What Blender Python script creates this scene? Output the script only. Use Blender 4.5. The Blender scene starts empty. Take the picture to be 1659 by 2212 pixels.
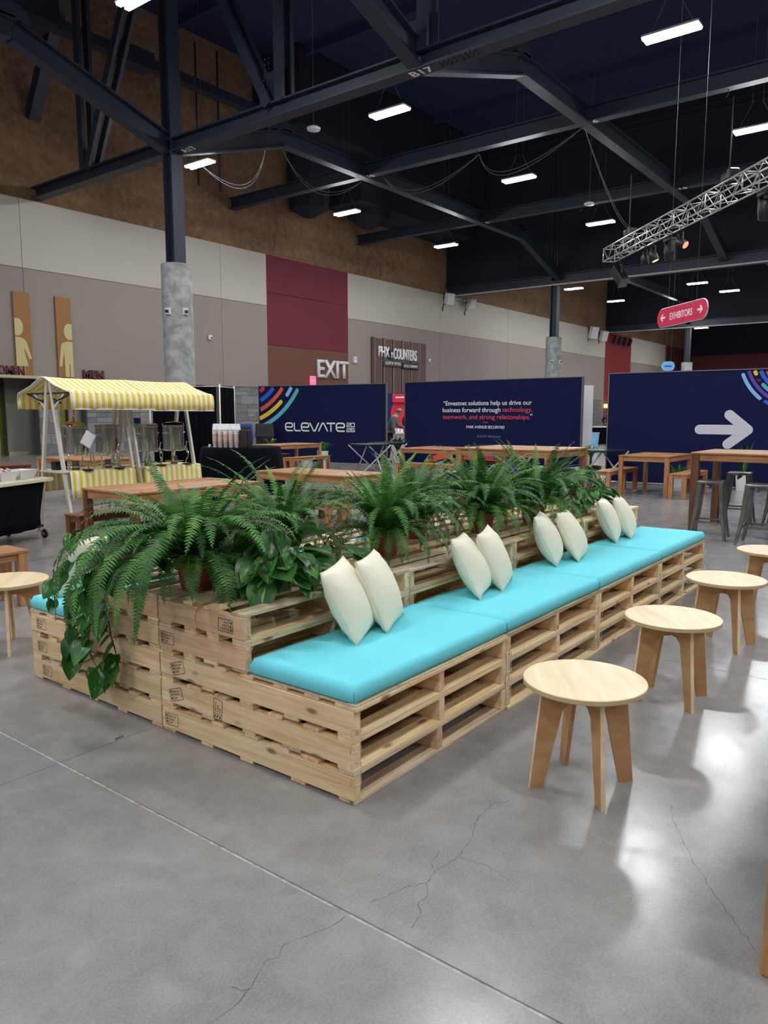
import bpy, bmesh, math, random
from mathutils import Vector, Matrix, Euler

random.seed(7)
R = math.radians
PI = math.pi
SC = bpy.context.scene
COL = SC.collection

# ------------------------------------------------------------------ camera
cam_d = bpy.data.cameras.new('camera')
cam = bpy.data.objects.new('camera', cam_d)
COL.objects.link(cam)
cam.location = (-2.131, -1.782, 1.52)
cam.rotation_euler = (R(90 - 7.371), 0, R(37.534 - 90))
cam_d.sensor_fit = 'HORIZONTAL'
cam_d.sensor_width = 36.0
cam_d.lens = 36.0 * 1631.0 / 1659.0
cam_d.clip_end = 400
SC.camera = cam

# ------------------------------------------------------------------ world, colour management
world = bpy.data.worlds.new('world')
SC.world = world
world.use_nodes = True
world.node_tree.nodes['Background'].inputs[0].default_value = (0.35, 0.42, 0.6, 1)
world.node_tree.nodes['Background'].inputs[1].default_value = 0.02
vs = SC.view_settings
vs.view_transform = 'Standard'
vs.look = 'None'
vs.exposure = 0.0
vs.gamma = 1.0
vs.use_curve_mapping = False
SC.cycles.use_denoising = True
SC.cycles.max_bounces = 7
SC.cycles.diffuse_bounces = 4
SC.cycles.glossy_bounces = 4
SC.cycles.sample_clamp_indirect = 6.0
SC.cycles.caustics_reflective = False
SC.cycles.caustics_refractive = False
TUBE_STRENGTH = 235.0          # the hall's own twin-tube fixtures light everything

# ------------------------------------------------------------------ material helpers
def lin(c):
    return tuple((v / 12.92 if v <= 0.04045 else ((v + 0.055) / 1.055) ** 2.4) for v in c)

def rgb(r, g, b):
    return lin((r / 255, g / 255, b / 255)) + (1.0,)

class NT:
    def __init__(s, name):
        s.m = bpy.data.materials.new(name)
        s.m.use_nodes = True
        s.t = s.m.node_tree
        s.b = s.t.nodes['Principled BSDF']
    def n(s, typ, **kw):
        nd = s.t.nodes.new(typ)
        for k, v in kw.items():
            if k in nd.inputs.keys():
                nd.inputs[k].default_value = v
            else:
                setattr(nd, k, v)
        return nd
    def l(s, a, b):
        s.t.links.new(a, b)
    def ramp(s, fac, stops, interp='LINEAR'):
        r = s.n('ShaderNodeValToRGB')
        r.color_ramp.interpolation = interp
        el = r.color_ramp.elements
        while len(el) < len(stops):
            el.new(0.5)
        for e, (p, c) in zip(el, stops):
            e.position = p
            e.color = c
        s.l(fac, r.inputs[0])
        return r.outputs[0]
    def mix(s, fac, a, b, mode='MIX'):
        m = s.n('ShaderNodeMix', data_type='RGBA', blend_type=mode)
        for sock, v in ((0, fac), (6, a), (7, b)):
            if hasattr(v, 'node'):
                s.l(v, m.inputs[sock])
            else:
                m.inputs[sock].default_value = v
        return m.outputs[2]
    def coords(s, scale=(1, 1, 1), rnd=0.0, kind='Object'):
        tc = s.n('ShaderNodeTexCoord')
        mp = s.n('ShaderNodeMapping')
        mp.inputs['Scale'].default_value = scale
        s.l(tc.outputs[kind], mp.inputs[0])
        if rnd:
            oi = s.n('ShaderNodeObjectInfo')
            mu = s.n('ShaderNodeMath', operation='MULTIPLY')
            mu.inputs[1].default_value = rnd
            s.l(oi.outputs['Random'], mu.inputs[0])
            cb = s.n('ShaderNodeCombineXYZ')
            for i in range(3):
                s.l(mu.outputs[0], cb.inputs[i])
            s.l(cb.outputs[0], mp.inputs['Location'])
        return mp.outputs[0]
    def noise(s, vec, scale, detail=4, rough=0.5, dist=0.0):
        n = s.n('ShaderNodeTexNoise')
        n.inputs['Scale'].default_value = scale
        n.inputs['Detail'].default_value = detail
        n.inputs['Roughness'].default_value = rough
        n.inputs['Distortion'].default_value = dist
        s.l(vec, n.inputs['Vector'])
        return n.outputs['Fac']
    def bump(s, h, strength=0.2, dist=0.01):
        b = s.n('ShaderNodeBump')
        b.inputs['Strength'].default_value = strength
        b.inputs['Distance'].default_value = dist
        s.l(h, b.inputs['Height'])
        s.l(b.outputs[0], s.b.inputs['Normal'])

def plain(name, c, rough=0.6, metal=0.0, var=0.0, scale=6.0, bump=0.0, bscale=60, spec=0.5):
    k = NT(name)
    k.b.inputs['Roughness'].default_value = rough
    k.b.inputs['Metallic'].default_value = metal
    k.b.inputs['Specular IOR Level'].default_value = spec
    if var:
        v = k.coords()
        f = k.noise(v, scale, 5, 0.6)
        lo = tuple(x * (1 - var) for x in c[:3]) + (1,)
        hi = tuple(min(1, x * (1 + var)) for x in c[:3]) + (1,)
        k.l(k.ramp(f, [(0.3, lo), (0.7, hi)]), k.b.inputs['Base Color'])
    else:
        k.b.inputs['Base Color'].default_value = c
    if bump:
        v = k.coords()
        k.bump(k.noise(v, bscale, 4, 0.6), bump, 0.01)
    return k.m

def wood(name, base, dark, light, rough=0.6, knots=True, per_obj=0.25, grain=34.0, bump=0.15):
    """sawn wood, grain along the local X axis of each board; every board a little different"""
    k = NT(name)
    v = k.coords((1.2, 1, 1), 37.0)
    st = k.n('ShaderNodeMapping')
    st.inputs['Scale'].default_value = (1.6, grain, grain)
    k.l(v, st.inputs[0])
    warp = k.noise(v, 3.0, 2, 0.5)
    g = k.noise(st.outputs[0], 1.0, 5, 0.65, 0.6)
    c = k.ramp(g, [(0.30, dark), (0.5, base), (0.72, light)])
    c = k.mix(0.35, c, k.ramp(warp, [(0.35, dark), (0.65, light)]), 'SOFT_LIGHT')
    if knots:
        mp = k.n('ShaderNodeMapping')
        mp.inputs['Scale'].default_value = (3.0, 9.0, 9.0)
        k.l(v, mp.inputs[0])
        vo = k.n('ShaderNodeTexVoronoi')
        vo.inputs['Scale'].default_value = 1.0
        k.l(mp.outputs[0], vo.inputs['Vector'])
        f = k.ramp(vo.outputs['Distance'], [(0.06, (1, 1, 1, 1)), (0.15, (0, 0, 0, 1))])
        c = k.mix(f, c, tuple(x * 0.45 for x in dark[:3]) + (1,))
    oi = k.n('ShaderNodeObjectInfo')
    hs = k.n('ShaderNodeHueSaturation')
    mr = k.n('ShaderNodeMapRange')
    mr.inputs['To Min'].default_value = 1.0 - per_obj * 0.8
    mr.inputs['To Max'].default_value = 1.0 + per_obj * 0.6
    k.l(oi.outputs['Random'], mr.inputs['Value'])
    k.l(mr.outputs[0], hs.inputs['Value'])
    mr2 = k.n('ShaderNodeMapRange')
    mr2.inputs['To Min'].default_value = 0.492
    mr2.inputs['To Max'].default_value = 0.506
    fr = k.n('ShaderNodeMath', operation='FRACT')
    mu = k.n('ShaderNodeMath', operation='MULTIPLY')
    mu.inputs[1].default_value = 17.3
    k.l(oi.outputs['Random'], mu.inputs[0])
    k.l(mu.outputs[0], fr.inputs[0])
    k.l(fr.outputs[0], mr2.inputs['Value'])
    k.l(mr2.outputs[0], hs.inputs['Hue'])
    k.l(c, hs.inputs['Color'])
    k.l(hs.outputs[0], k.b.inputs['Base Color'])
    k.b.inputs['Roughness'].default_value = rough
    k.bump(g, bump, 0.004)
    return k.m

def stripes(name, period, c1, c2, axis=0, rough=0.75):
    k = NT(name)
    v = k.coords()
    sp = k.n('ShaderNodeSeparateXYZ')
    k.l(v, sp.inputs[0])
    m = k.n('ShaderNodeMath', operation='MULTIPLY')
    m.inputs[1].default_value = 1.0 / period
    k.l(sp.outputs[axis], m.inputs[0])
    f = k.n('ShaderNodeMath', operation='FRACT')
    k.l(m.outputs[0], f.inputs[0])
    g = k.n('ShaderNodeMath', operation='GREATER_THAN')
    g.inputs[1].default_value = 0.5
    k.l(f.outputs[0], g.inputs[0])
    k.l(k.mix(g.outputs[0], c1, c2), k.b.inputs['Base Color'])
    k.b.inputs['Roughness'].default_value = rough
    k.bump(k.noise(k.coords(), 14, 3), 0.12, 0.02)
    return k.m

def emit(name, c, s):
    k = NT(name)
    k.b.inputs['Base Color'].default_value = c
    k.b.inputs['Emission Color'].default_value = c
    k.b.inputs['Emission Strength'].default_value = s
    return k.m

def leafmat(name, dark, mid, light, rough=0.4, scale=6, varieg=None):
    k = NT(name)
    oi = k.n('ShaderNodeObjectInfo')
    v = k.coords((1, 1, 1), 11.0)
    f = k.noise(v, scale, 3, 0.6)
    c = k.ramp(f, [(0.3, dark), (0.52, mid), (0.75, light)])
    if varieg:
        mp = k.n('ShaderNodeMapping')
        mp.inputs['Scale'].default_value = (14, 60, 10)
        k.l(v, mp.inputs[0])
        f2 = k.noise(mp.outputs[0], 1.0, 3, 0.6, 0.4)
        c = k.mix(k.ramp(f2, [(0.60, (0, 0, 0, 1)), (0.66, (1, 1, 1, 1))]), c, varieg)
    hs = k.n('ShaderNodeHueSaturation')
    mr = k.n('ShaderNodeMapRange')
    mr.inputs['To Min'].default_value = 0.5
    mr.inputs['To Max'].default_value = 1.3
    k.l(oi.outputs['Random'], mr.inputs['Value'])
    k.l(mr.outputs[0], hs.inputs['Value'])
    k.l(c, hs.inputs['Color'])
    k.l(hs.outputs[0], k.b.inputs['Base Color'])
    k.b.inputs['Roughness'].default_value = rough
    tr = k.n('ShaderNodeBsdfTranslucent')
    k.l(hs.outputs[0], tr.inputs['Color'])
    ms = k.n('ShaderNodeMixShader')
    ms.inputs[0].default_value = 0.22
    out = k.t.nodes['Material Output']
    k.l(k.b.outputs[0], ms.inputs[1])
    k.l(tr.outputs[0], ms.inputs[2])
    k.l(ms.outputs[0], out.inputs[0])
    return k.m

def concrete_floor():
    k = NT('polished_concrete')
    v = k.coords(kind='Generated')
    tc = k.n('ShaderNodeNewGeometry')
    mp = k.n('ShaderNodeMapping')
    k.l(tc.outputs['Position'], mp.inputs[0])
    v = mp.outputs[0]
    a = k.noise(v, 0.8, 4, 0.55, 0.3)
    b = k.noise(v, 5.5, 6, 0.7, 0.4)
    d = k.noise(v, 120.0, 2, 0.5)
    c = k.ramp(a, [(0.25, rgb(128, 124, 123)), (0.5, rgb(146, 142, 141)), (0.75, rgb(158, 154, 152))])
    c = k.mix(0.5, c, k.ramp(b, [(0.25, rgb(116, 112, 112)), (0.52, rgb(146, 142, 141)), (0.8, rgb(174, 169, 166))]))
    c = k.mix(0.10, c, k.ramp(d, [(0.35, rgb(90, 88, 88)), (0.65, rgb(190, 186, 184))]))
    # sparse scuffs: stretched thin noise
    mp2 = k.n('ShaderNodeMapping')
    mp2.inputs['Scale'].default_value = (3.0, 60, 1)
    mp2.inputs['Rotation'].default_value = (0, 0, 0.7)
    k.l(tc.outputs['Position'], mp2.inputs[0])
    sc = k.noise(mp2.outputs[0], 2.0, 5, 0.75, 0.8)
    c = k.mix(k.ramp(sc, [(0.72, (0, 0, 0, 1)), (0.95, (0.35, 0.35, 0.35, 1))]), c, rgb(104, 101, 102))
    k.l(c, k.b.inputs['Base Color'])
    r = k.ramp(b, [(0.3, (0.16, 0.16, 0.16, 1)), (0.7, (0.262, 0.262, 0.262, 1))])
    k.l(r, k.b.inputs['Roughness'])
    k.b.inputs['Specular IOR Level'].default_value = 0.45
    k.bump(k.noise(v, 9.0, 6, 0.7), 0.07, 0.01)
    return k.m

def foam_wall():
    k = NT('sprayed_brown_acoustic')
    tc = k.n('ShaderNodeNewGeometry')
    v = tc.outputs['Position']
    a = k.noise(v, 3.5, 6, 0.7)
    b = k.noise(v, 0.35, 3, 0.5)
    c = k.ramp(a, [(0.3, rgb(100, 76, 58)), (0.55, rgb(148, 114, 86)), (0.78, rgb(196, 158, 120))])
    c = k.mix(0.4, c, k.ramp(b, [(0.35, rgb(116, 86, 72)), (0.65, rgb(160, 124, 90))]))
    k.l(c, k.b.inputs['Base Color'])
    k.b.inputs['Roughness'].default_value = 0.95
    k.bump(k.noise(v, 6.0, 6, 0.75), 0.7, 0.08)
    return k.m

M = {}
M['floor'] = concrete_floor()
M['joint'] = plain('joint_filler', rgb(176, 174, 172), 0.45, var=0.5, scale=30)
M['subfloor'] = plain('dark_joint', rgb(70, 69, 69), 0.8)
M['crack'] = plain('crack_dark', rgb(84, 82, 82), 0.8)
M['cream'] = plain('cream_wall_panel', rgb(194, 186, 174), 0.85, bump=0.05, bscale=200)
M['mauve'] = plain('mauve_wall_panel', rgb(155, 142, 136), 0.85, bump=0.05, bscale=200)
M['maroon'] = plain('maroon_wall_panel', rgb(112, 40, 54), 0.85, bump=0.05, bscale=200)
M['brickred'] = plain('red_wall_panel', rgb(136, 34, 40), 0.85)
M['brown'] = plain('brown_wall_panel', rgb(112, 72, 60), 0.85)
M['foam'] = foam_wall()
M['stone'] = plain('split_face_block', rgb(122, 121, 122), 0.9, var=0.25, scale=5, bump=0.5, bscale=22)
M['stonelight'] = plain('smooth_block', rgb(140, 139, 139), 0.9, var=0.12, scale=5, bump=0.2, bscale=40)
M['mortar'] = plain('mortar', rgb(84, 83, 84), 0.9)
M['green'] = plain('olive_green_paint', rgb(134, 140, 44), 0.7)
M['greywall'] = plain('grey_paint', rgb(146, 144, 134), 0.8)
M['beige'] = plain('beige_door', rgb(164, 148, 132), 0.6)
M['shelfcream'] = plain('cream_ledge', rgb(196, 184, 150), 0.6)
M['steel'] = plain('navy_black_steel_paint', rgb(36, 41, 58), 0.55)
M['deck'] = plain('dark_navy_ceiling', rgb(33, 41, 76), 0.9)
M['duct'] = plain('black_duct', rgb(24, 29, 46), 0.85)
M['bulk'] = plain('black_bulkhead', rgb(20, 23, 36), 0.9)
M['track'] = plain('pale_track', rgb(176, 168, 160), 0.5)
M['concrete'] = plain('cast_concrete', rgb(158, 158, 156), 0.8, var=0.38, scale=3.5, bump=0.2, bscale=12)
M['white'] = plain('white_plastic', rgb(226, 226, 226), 0.4)
M['whitepaper'] = plain('white_paper', rgb(238, 238, 240), 0.7)
M['black'] = plain('black_plastic', rgb(18, 18, 20), 0.45)
M['blackfab'] = plain('black_cloth', rgb(10, 11, 17), 0.95, bump=0.2, bscale=30, spec=0.1)
M['tube'] = emit('lit_tube', (0.95, 0.985, 1.0, 1), TUBE_STRENGTH)
M['housing'] = plain('fixture_housing', rgb(190, 190, 190), 0.5)
M['pine'] = wood('pallet_pine', rgb(234, 205, 166), rgb(210, 172, 128), rgb(246, 226, 194), 0.65, per_obj=.18)
M['pinepink'] = wood('pallet_pine_reddish', rgb(222, 190, 156), rgb(192, 152, 118), rgb(238, 212, 182), 0.65, per_obj=.18)
M['pinegrey'] = wood('pallet_pine_weathered', rgb(212, 192, 164), rgb(166, 144, 118), rgb(232, 216, 192), 0.7, per_obj=.2)
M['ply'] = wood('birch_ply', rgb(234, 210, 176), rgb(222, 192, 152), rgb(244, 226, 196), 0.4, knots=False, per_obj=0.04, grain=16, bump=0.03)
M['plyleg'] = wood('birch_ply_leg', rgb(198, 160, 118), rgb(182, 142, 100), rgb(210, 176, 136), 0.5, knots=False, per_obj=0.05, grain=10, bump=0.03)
M['plyedge'] = stripes('ply_edge', 0.0045, rgb(226, 204, 166), rgb(176, 142, 100), axis=2, rough=0.6)
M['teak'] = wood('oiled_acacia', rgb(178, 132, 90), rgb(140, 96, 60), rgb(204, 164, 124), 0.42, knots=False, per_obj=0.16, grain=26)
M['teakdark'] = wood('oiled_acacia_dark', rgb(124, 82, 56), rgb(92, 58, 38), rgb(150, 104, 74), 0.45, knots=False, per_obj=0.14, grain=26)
M['turq'] = plain('turquoise_canvas', rgb(118, 226, 240), 0.85, var=0.03, scale=3, bump=0.08, bscale=9)
M['cushseam'] = plain('turquoise_seam', rgb(70, 176, 188), 0.85)
M['ivory'] = plain('ivory_canvas', rgb(249, 242, 220), 0.85, bump=0.10, bscale=10)
M['ivoryseam'] = plain('ivory_seam', rgb(236, 229, 208), 0.85)
M['terra'] = plain('terracotta', rgb(150, 78, 54), 0.8, var=0.2, scale=14)
M['potgreen'] = plain('olive_pot', rgb(120, 126, 80), 0.6)
M['soil'] = plain('soil', rgb(40, 28, 20), 0.95)
M['fern'] = leafmat('fern_green', rgb(38, 84, 32), rgb(66, 124, 50), rgb(122, 174, 74), 0.5, 9)
M['fernlight'] = leafmat('fern_tip_green', rgb(58, 108, 40), rgb(92, 146, 58), rgb(140, 186, 86), 0.45, 9)
M['rachis'] = plain('fern_stem', rgb(96, 128, 60), 0.6)
M['pothos'] = leafmat('pothos_green', rgb(30, 80, 32), rgb(54, 114, 46), rgb(96, 156, 62), 0.33, 8, rgb(168, 200, 110))
M['vine'] = plain('vine_green', rgb(92, 120, 60), 0.5)
M['vinedark'] = plain('vine_dark', rgb(40, 42, 28), 0.5)
M['yellow'] = stripes('yellow_white_stripe', 0.088, rgb(248, 214, 44), rgb(250, 248, 242))
M['alu'] = plain('aluminium', rgb(206, 204, 200), 0.35, 0.75)
M['palealu'] = plain('pale_aluminium', rgb(226, 220, 208), 0.4, 0.15)
M['chrome'] = plain('polished_steel', rgb(236, 234, 230), 0.12, 1.0)
M['brass'] = plain('brass_lid', rgb(214, 190, 130), 0.15, 1.0)
M['gunmetal'] = plain('gunmetal_steel', rgb(132, 132, 132), 0.28, 0.95, var=0.25, scale=9)
M['navy'] = plain('navy_banner_fabric', rgb(22, 28, 68), 0.85, spec=0.15)
M['frame'] = plain('banner_edge', rgb(120, 122, 130), 0.4, 0.6)
M['txtwhite'] = plain('print_white', rgb(250, 250, 252), 0.8)
M['txtred'] = plain('print_coral', rgb(226, 78, 96), 0.8)
M['txtgrey'] = plain('print_lilac_grey', rgb(128, 126, 158), 0.8)
M['arrow'] = plain('print_pale_lilac', rgb(214, 214, 226), 0.8)
M['a_teal'] = plain('print_teal', rgb(98, 190, 200), 0.8)
M['a_yellow'] = plain('print_yellow', rgb(246, 210, 66), 0.8)
M['a_orange'] = plain('print_orange', rgb(226, 96, 66), 0.8)
M['a_blue'] = plain('print_blue', rgb(40, 104, 216), 0.8)
M['a_red'] = plain('print_red', rgb(224, 52, 80), 0.8)
M['a_light'] = plain('print_light_blue', rgb(150, 196, 246), 0.8)
M['a_purple'] = plain('print_purple', rgb(104, 68, 176), 0.8)
M['booth'] = plain('booth_red', rgb(232, 56, 84), 0.7)
M['boothnavy'] = plain('booth_navy', rgb(24, 40, 84), 0.7)
M['bronze'] = plain('bronze_panel', rgb(156, 108, 54), 0.6)
M['sand'] = plain('sand_pictogram', rgb(206, 190, 136), 0.6)
M['plum'] = plain('plum_letters', rgb(108, 50, 54), 0.6)
M['cocoa'] = plain('cocoa_slat', rgb(100, 76, 72), 0.7)
M['cocoaedge'] = plain('cocoa_edge', rgb(150, 124, 112), 0.6)
M['exitred'] = emit('exit_sign_lit', (1.0, 0.08, 0.2, 1), 1.6)
M['bluebin'] = plain('blue_bin', rgb(28, 66, 170), 0.5)
M['blacktop'] = plain('black_table_top', rgb(20, 22, 28), 0.4)
M['skin'] = plain('skin', rgb(206, 156, 132), 0.6)
M['hair'] = plain('grey_hair', rgb(120, 112, 106), 0.8)
M['hairdark'] = plain('dark_hair', rgb(34, 26, 24), 0.8)
M['suit'] = plain('grey_suit', rgb(112, 118, 126), 0.9, var=0.15, scale=20)
M['darksuit'] = plain('dark_suit', rgb(26, 28, 36), 0.9)
M['stamp'] = plain('ink_stamp', rgb(92, 78, 70), 0.9)
M['redcrayon'] = plain('red_crayon', rgb(226, 110, 84), 0.9)
M['ziptie'] = plain('white_zip_tie', rgb(236, 230, 222), 0.5)
M['cup'] = plain('white_paper_cup', rgb(240, 238, 240), 0.5)
def cupprint():
    k = NT('watercolour_cup_print')
    v = k.coords((1, 1, 1), 9.0)
    f = k.noise(v, 9, 3, 0.5)
    k.l(k.ramp(f, [(0.3, rgb(176, 210, 230)), (0.45, rgb(238, 230, 228)), (0.6, rgb(240, 196, 178)), (0.75, rgb(232, 178, 170))]), k.b.inputs['Base Color'])
    k.b.inputs['Roughness'].default_value = 0.5
    return k.m
M['cupprint'] = cupprint()
M['glow_amber'] = emit('amber_lens', (1.0, 0.62, 0.22, 1), 3.0)
M['glow_red'] = emit('red_lens', (1.0, 0.12, 0.06, 1), 4.0)
M['lens'] = plain('dark_glass_lens', rgb(30, 32, 38), 0.1)
M['cable'] = plain('grey_cable', rgb(92, 92, 100), 0.6)
M['exhib'] = plain('crimson_sign', rgb(222, 40, 82), 0.5)
M['paleblue'] = plain('pale_blue_sign', rgb(132, 190, 232), 0.6)
M['tan'] = plain('cart_top', rgb(222, 212, 184), 0.5)
M['tray'] = plain('white_melamine', rgb(232, 232, 236), 0.35)
M['snack1'] = plain('pink_wrapper', rgb(226, 130, 160), 0.4)
M['snack2'] = plain('lilac_wrapper', rgb(180, 170, 220), 0.4)
M['snack3'] = plain('cream_wrapper', rgb(238, 226, 200), 0.4)
M['darkwood'] = wood('dark_wood_box', rgb(60, 44, 36), rgb(34, 25, 21), rgb(84, 62, 50), 0.5, knots=False, per_obj=0.05)
M['darkred'] = plain('dark_red_end_wall', rgb(96, 40, 44), 0.85)
M['planter'] = plain('white_planter', rgb(232, 232, 232), 0.4)

# ------------------------------------------------------------------ mesh + object helpers
_cache = {}

def mesh_from(name, verts, faces, smooth=False):
    me = bpy.data.meshes.new(name)
    me.from_pydata([tuple(v) for v in verts], [], faces)
    if smooth:
        me.polygons.foreach_set('use_smooth', [True] * len(me.polygons))
    me.update()
    return me

def bm_mesh(name, bm, smooth=False):
    bmesh.ops.recalc_face_normals(bm, faces=bm.faces)
    me = bpy.data.meshes.new(name)
    bm.to_mesh(me)
    bm.free()
    if smooth:
        me.polygons.foreach_set('use_smooth', [True] * len(me.polygons))
    return me

def box_me(dx, dy, dz, bev=0.0, seg=1):
    key = ('box', round(dx, 4), round(dy, 4), round(dz, 4), round(bev, 4), seg)
    if key in _cache:
        return _cache[key]
    bm = bmesh.new()
    bmesh.ops.create_cube(bm, size=1.0)
    bmesh.ops.scale(bm, vec=(dx, dy, dz), verts=bm.verts)
    if bev:
        bmesh.ops.bevel(bm, geom=bm.edges[:], offset=bev, segments=seg, profile=0.6, affect='EDGES')
    me = bm_mesh('box', bm, smooth=seg > 1)
    _cache[key] = me
    return me

_mm = {}
def obj(name, me, mat, parent=None, loc=(0, 0, 0), rot=(0, 0, 0), scale=None):
    if mat is not None:
        key = (me.name, mat.name)
        if key in _mm:
            me = _mm[key]
        else:
            if len(me.materials):
                me = me.copy()
                me.materials.clear()
            me.materials.append(mat)
            _mm[key] = me
            _mm[(me.name, mat.name)] = me
    o = bpy.data.objects.new(name, me)
    COL.objects.link(o)
    o.location = loc
    o.rotation_euler = rot
    if scale:
        o.scale = scale
    if parent is not None:
        o.parent = parent
    return o

def tag(o, label, cat, group=None, kind=None):
    o['label'] = label
    o['category'] = cat
    if group:
        o['group'] = group
    if kind:
        o['kind'] = kind
    return o

def thing(name, label, cat, loc=(0, 0, 0), rz=0.0, group=None):
    o = bpy.data.objects.new(name, None)
    COL.objects.link(o)
    o.location = loc
    o.rotation_euler = (0, 0, rz)
    return tag(o, label, cat, group)

def structure(o):
    o['kind'] = 'structure'
    return o

def bx(name, dims, loc, mat, parent=None, rot=(0, 0, 0), bev=0.0, seg=1):
    """box centred at loc"""
    return obj(name, box_me(*dims, bev, seg), mat, parent, loc, rot)

def bxr(name, x0, x1, y0, y1, z0, z1, mat, parent=None, bev=0.0):
    return bx(name, (x1 - x0, y1 - y0, z1 - z0), ((x0 + x1) / 2, (y0 + y1) / 2, (z0 + z1) / 2), mat, parent, bev=bev)

def bxw(name, x0, x1, y0, y1, z0, z1, mat):
    """box in world coordinates with its origin at the world origin, to parent other pieces to"""
    q = lambda z: [(x0, y0, z), (x1, y0, z), (x1, y1, z), (x0, y1, z)]
    return obj(name, hexa_me(q(z0), q(z1)), mat)

def lathe_me(profile, seg=24, cap=True):
    vs_, fs = [], []
    n = len(profile)
    for r, z in profile:
        for i in range(seg):
            a = 2 * PI * i / seg
            vs_.append((r * math.cos(a), r * math.sin(a), z))
    for j in range(n - 1):
        for i in range(seg):
            k = (i + 1) % seg
            fs.append((j * seg + i, j * seg + k, (j + 1) * seg + k, (j + 1) * seg + i))
    if cap:
        fs.append(tuple(reversed(range(seg))))
        fs.append(tuple((n - 1) * seg + i for i in range(seg)))
    me = mesh_from('lathe', vs_, fs)
    for p in me.polygons:
        p.use_smooth = len(p.vertices) == 4
    me.set_sharp_from_angle(angle=R(38))
    return me

def frames(pts):
    pts = [Vector(p) for p in pts]
    out = []
    up = Vector((0, 0, 1))
    for i, p in enumerate(pts):
        t = (pts[min(i + 1, len(pts) - 1)] - pts[max(i - 1, 0)])
        t = t.normalized() if t.length > 1e-9 else Vector((0, 0, 1))
        a = t.cross(up)
        if a.length < 0.05:
            a = t.cross(Vector((1, 0, 0)))
        a.normalize()
        b = a.cross(t).normalized()
        out.append((p, a, b))
    return out

def tube_add(vs_, fs, pts, r, seg=6):
    base = len(vs_)
    fr = frames(pts)
    n = len(fr)
    for i, (p, a, b) in enumerate(fr):
        rr = r[i] if isinstance(r, (list, tuple)) else r
        for k in range(seg):
            th = 2 * PI * k / seg
            vs_.append(p + a * (rr * math.cos(th)) + b * (rr * math.sin(th)))
    for i in range(n - 1):
        for k in range(seg):
            k2 = (k + 1) % seg
            fs.append((base + i * seg + k, base + i * seg + k2, base + (i + 1) * seg + k2, base + (i + 1) * seg + k))
    fs.append(tuple(base + k for k in reversed(range(seg))))
    fs.append(tuple(base + (n - 1) * seg + k for k in range(seg)))

def tube_me(pts, r, seg=6):
    vs_, fs = [], []
    tube_add(vs_, fs, pts, r, seg)
    return mesh_from('tube', vs_, fs, smooth=True)

def bar_me(a, b, w, h):
    """rectangular bar from a to b, width w (horizontal), height h"""
    a, b = Vector(a), Vector(b)
    t = (b - a).normalized()
    s = t.cross(Vector((0, 0, 1)))
    if s.length < 0.05:
        s = Vector((1, 0, 0))
    s.normalize()
    u = s.cross(t).normalized()
    vs_ = []
    for p in (a, b):
        for i, j in ((-1, -1), (1, -1), (1, 1), (-1, 1)):
            vs_.append(p + s * (w / 2 * i) + u * (h / 2 * j))
    fs = [(3, 2, 1, 0), (4, 5, 6, 7), (0, 1, 5, 4), (1, 2, 6, 5), (2, 3, 7, 6), (3, 0, 4, 7)]
    return mesh_from('bar', vs_, fs)

def ibeam_me(a, b, w, h, t=0.03):
    """I section from a to b: flanges top and bottom"""
    a, b = Vector(a), Vector(b)
    d = (b - a).normalized()
    s = d.cross(Vector((0, 0, 1)))
    if s.length < 0.05:
        s = Vector((1, 0, 0))
    s.normalize()
    u = s.cross(d).normalized()
    prof = [(-w / 2, -h / 2), (w / 2, -h / 2), (w / 2, -h / 2 + t), (t / 2, -h / 2 + t), (t / 2, h / 2 - t), (w / 2, h / 2 - t),
            (w / 2, h / 2), (-w / 2, h / 2), (-w / 2, h / 2 - t), (-t / 2, h / 2 - t), (-t / 2, -h / 2 + t), (-w / 2, -h / 2 + t)]
    vs_ = [p + s * x + u * y for p in (a, b) for x, y in prof]
    n = 12
    fs = [tuple(reversed(range(n))), tuple(range(n, 2 * n))]
    fs += [(i, (i + 1) % n, n + (i + 1) % n, n + i) for i in range(n)]
    return mesh_from('ibeam', vs_, fs)

def prism_me(poly, t, plane='xz'):
    """poly in local x,z, thickness t along y (front at -t/2)"""
    bm = bmesh.new()
    f = [bm.verts.new((x, -t / 2, z)) for x, z in poly]
    face = bm.faces.new(f)
    r = bmesh.ops.extrude_face_region(bm, geom=[face])
    bmesh.ops.translate(bm, vec=(0, t, 0), verts=[v for v in r['geom'] if isinstance(v, bmesh.types.BMVert)])
    return bm_mesh('prism', bm)

def hexa_me(q0, q1):
    vs_ = list(q0) + list(q1)
    return mesh_from('hexa', vs_, [(3, 2, 1, 0), (4, 5, 6, 7), (0, 1, 5, 4), (1, 2, 6, 5), (2, 3, 7, 6), (3, 0, 4, 7)])

def stroke_pts(pts, w, caps=True, n=8):
    """outline polygon list of pieces for a polyline of width w in 2D: returns quads + discs"""
    polys = []
    for (x0, z0), (x1, z1) in zip(pts, pts[1:]):
        dx, dz = x1 - x0, z1 - z0
        L = math.hypot(dx, dz) or 1e-6
        nx, nz = -dz / L * w / 2, dx / L * w / 2
        polys.append([(x0 + nx, z0 + nz), (x0 - nx, z0 - nz), (x1 - nx, z1 - nz), (x1 + nx, z1 + nz)])
    cs = pts if caps else pts[1:-1]
    for x, z in cs:
        polys.append([(x + w / 2 * math.cos(2 * PI * i / n), z + w / 2 * math.sin(2 * PI * i / n)) for i in range(n)])
    return polys

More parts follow.
